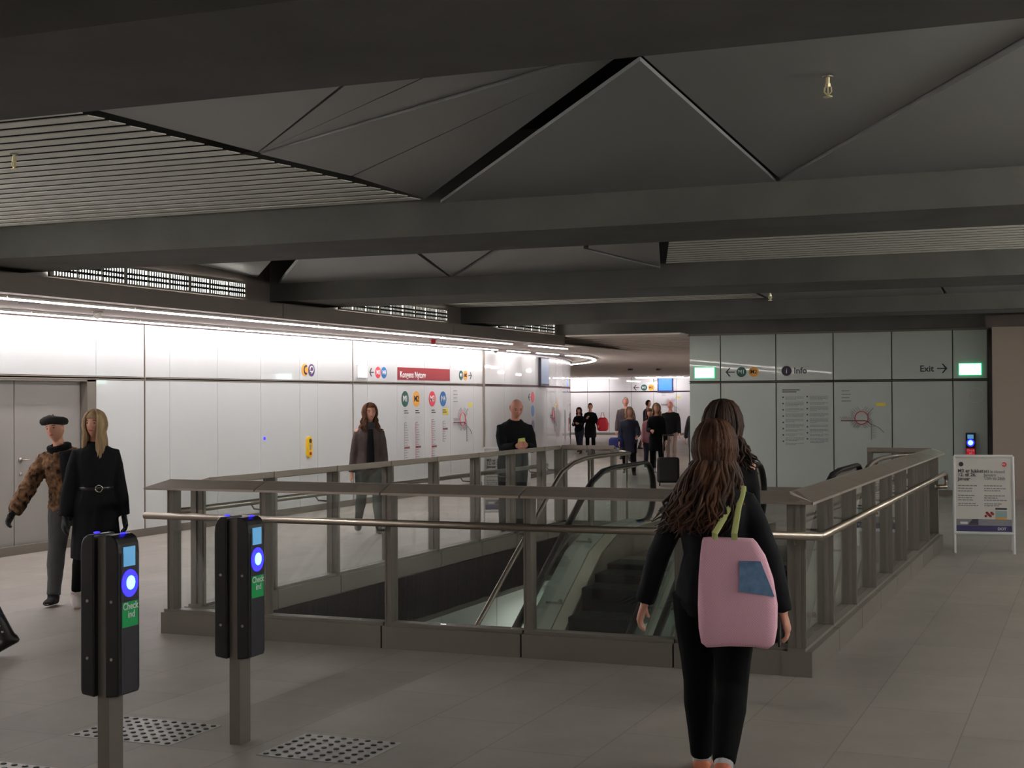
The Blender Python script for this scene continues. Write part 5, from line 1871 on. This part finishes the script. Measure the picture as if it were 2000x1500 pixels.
MB().tube([bc + p.rt * (0.028 * math.cos(a)) + Vector((0, 0, 0.028 * math.sin(a))) for a in [2 * PI * j / 16 for j in range(17)]], 0.005, 6).build('buckle', 'buckle', p.t, True, False)
p.gloves('glove')
p.shoes('whiteshoe', 0.03)
p.hair('hair_blond', 0.26, 230, 0.006, 0.010, 11, 1.10, (0, 0, 0), 0.35, 0.9, spread=0.03, face_open=0.75)

# --- person cut by the left edge of the picture
p = Person('person at the left edge of whom only a dark boot with buckles shows', (-7.19, 7.64, 0), 112, 1.70, 'f', 'mid', legs=((-0.34, 0.20), (0.30, 0.05)), arms=((0.0, 0.04, 0.1), (0.1, 0.06, 0.2)), toe=(0.5, 0.0), abd=(0.02, 0.02), head=(0, 0, 0))
p.trousers('navy_cloth', 0.006)
p.top('coat', 'black_cloth', inf=0.02)
p.shoes('shoe', 0.35, 0.3, 'boot', shaft=0.010)
p.hair('hair_dark', 0.15, 60, seed=14)
for k in (0, 1):
    hp, K, A_, fd, up = p.L[k]
    sd = fd.cross(up)
    for q in (0.03, 0.075):
        MB().ball(tuple(A_ + up * q + sd * 0.052 * (1 if k else -1)), 0.010).build('boot_buckle', 'buckle', p.t, True, False)

# --- far group
def far(label, loc, face, h, topm, legm, hairm, hairlen=0.0, sex='f', skirt=None, head=(0, 0, 0), legs=((0.22, 0.1), (-0.2, 0.3)), arms=((0.1, 0.12, 0.3), (0.0, 0.12, 0.3)), lean=0.03, skin='skin', build=1.0, shoe='shoe', seed=1, inf=0.022):
    p = Person(label, loc, face, h, sex, 'far', lean=lean, legs=legs, arms=arms, head=head, skin=skin, build=build)
    p.trousers(legm, 0.010)
    p.top('coat', topm, hem=-0.05, inf=inf, sinf=0.016, fold=0.006, skirt=skirt)
    p.shoes(shoe)
    if hairlen >= 0:
        p.hair(hairm, hairlen, 46, 0.012, 0.013, seed, 1.12, (0, 0, 0), 0.42 if sex == 'f' else 0.62, 1.2, face_open=1.35)
    return p

SK = ((-0.06, .112, .090), (-0.13, .118, .098), (-0.19, .120, .102))
fc = 180 + 17
a = far('woman with grey blond hair and navy coat leading the group beyond the escalators', (-9.80, 31.0, 0), fc, 1.52, 'navy_cloth', 'legging', 'hair_blond', 0.07, skirt=SK, head=(0.3, 0, 0), build=1.15, seed=2, arms=((0.3, 0.2, 1.0, 0.3), (0.1, 0.14, 0.5)))
t = thing('shoulder_bag', 'blue shoulder bag carried by the woman in the navy coat', 'bag', tuple(local_to_world(a, (0.30, 0.12, 0.62))), R(fc))
MB().loft([ring(Vector((0, 0, z)), Vector((1, 0, 0)), Vector((0, 1, 0)), w_, 0.06, 14, 3) for z, w_ in ((0, .12), (.03, .16), (.18, .16), (.23, .12))]).build('bag_body', 'blue_bag', t, True, False)
MB().tube([(-0.12, 0, 0.2), (-0.12, -0.06, 0.5), (-0.05, -0.1, 0.72)], 0.008, 6).build('strap', 'blue_bag', t, True, False)
far('girl with rust scarf and dusty pink coat between the two women in dark coats', (-9.72, 32.35, 0), fc, 1.47, 'pinkcoat', 'navy_cloth', 'hair_mid', 0.10, seed=3, build=0.9, shoe='whiteshoe')
b_ = far('woman with blond hair in a long black coat at the middle of the group', (-9.42, 31.9, 0), fc, 1.60, 'black_cloth', 'legging', 'hair_blond', 0.14, skirt=SK, seed=4, arms=((0.0, 0.12, 0.3), (0.35, 0.16, 1.2, 0.4)))
far('tall man with grey hair and brown jacket at the back left of the group', (-12.05, 37.8, 0), fc, 1.75, 'brown_cloth', 'grey_cloth', 'hair_grey', 0.0, 'm', seed=5, skin='skin2')
far('balding heavy man in a dark jacket and beige trousers right of the group', (-10.62, 37.3, 0), fc - 10, 1.64, 'black_cloth', 'beige_cloth', 'hair_grey', -1, 'm', build=1.1, seed=6, skin='skin2', lean=0.1)
far('person in dark clothes far behind the blond woman in the black coat', (-13.9, 46.0, 0), fc + 60, 1.66, 'navy_cloth', 'grey_cloth', 'hair_dark', 0.0, 'm', seed=7)
c_ = far('person in a dark grey coat pulling a suitcase beside the balding man', (-8.95, 33.6, 0), fc, 1.60, 'greycoat', 'grey_cloth', 'hair_dark', 0.05, seed=8, arms=((0.2, 0.1, 0.2), (-0.2, 0.2, 0.1)))
far('small woman with dark hair and black coat left of the red bag', (-15.25, 43.0, 0), fc - 20, 1.44, 'black_cloth', 'navy_cloth', 'hair_dark', 0.10, seed=9, arms=((0.4, 0.1, 1.4, 0.4), (0.4, 0.1, 1.4, 0.4)))
d_ = far('woman in black looking at her phone with a red bag on her arm', (-14.78, 42.7, 0), fc, 1.58, 'black_cloth', 'legging', 'hair_mid', 0.0, skirt=SK, seed=10, arms=((0.3, 0.25, 0.9), (0.5, 0.15, 1.6, 0.5)))
t = thing('shopping_bag', 'bright red bag hanging at the side of the woman with the phone', 'bag', (-14.32, 42.55, 0.72), R(fc))
MB().loft([ring(Vector((0, 0, z)), Vector((1, 0, 0)), Vector((0, 1, 0)), w_, 0.09, 16, 3) for z, w_ in ((0, .12), (.04, .17), (.22, .19), (.36, .15), (.42, .10))]).build('bag_body', 'redbag', t, True, False)
MB().tube([(-0.06, 0, 0.40), (-0.03, 0, 0.58), (0.03, 0, 0.58), (0.06, 0, 0.40)], 0.008, 6).build('handle', 'redbag', t, True, False)
t = thing('suitcase', 'small black wheeled suitcase behind the far end of the escalators', 'suitcase', (-7.86, 27.4, 0), R(fc))
bx = MB().box(-0.22, 0.22, -0.13, 0.13, 0.06, 0.56).build('shell', 'rubber', t, world=False)
bv = bx.modifiers.new('bevel', 'BEVEL')
bv.width = 0.05
bv.segments = 4
for x in (-0.1, 0.1):
    MB().tube([(x, 0.1, 0.64), (x, 0.1, 1.0)], 0.008, 6).build('handle_rod', 'steel_b', t, True, False)
MB().tube([(-0.11, 0.1, 1.0), (0.11, 0.1, 1.0)], 0.013, 8).build('grip', 'rubber', t, True, False)
for x in (-0.17, 0.17):
    MB().cyl((x - 0.012, 0.09, 0.035), (1, 0, 0), 0.035, 0.024, 14).build('wheel', 'shoe', t, True, False)
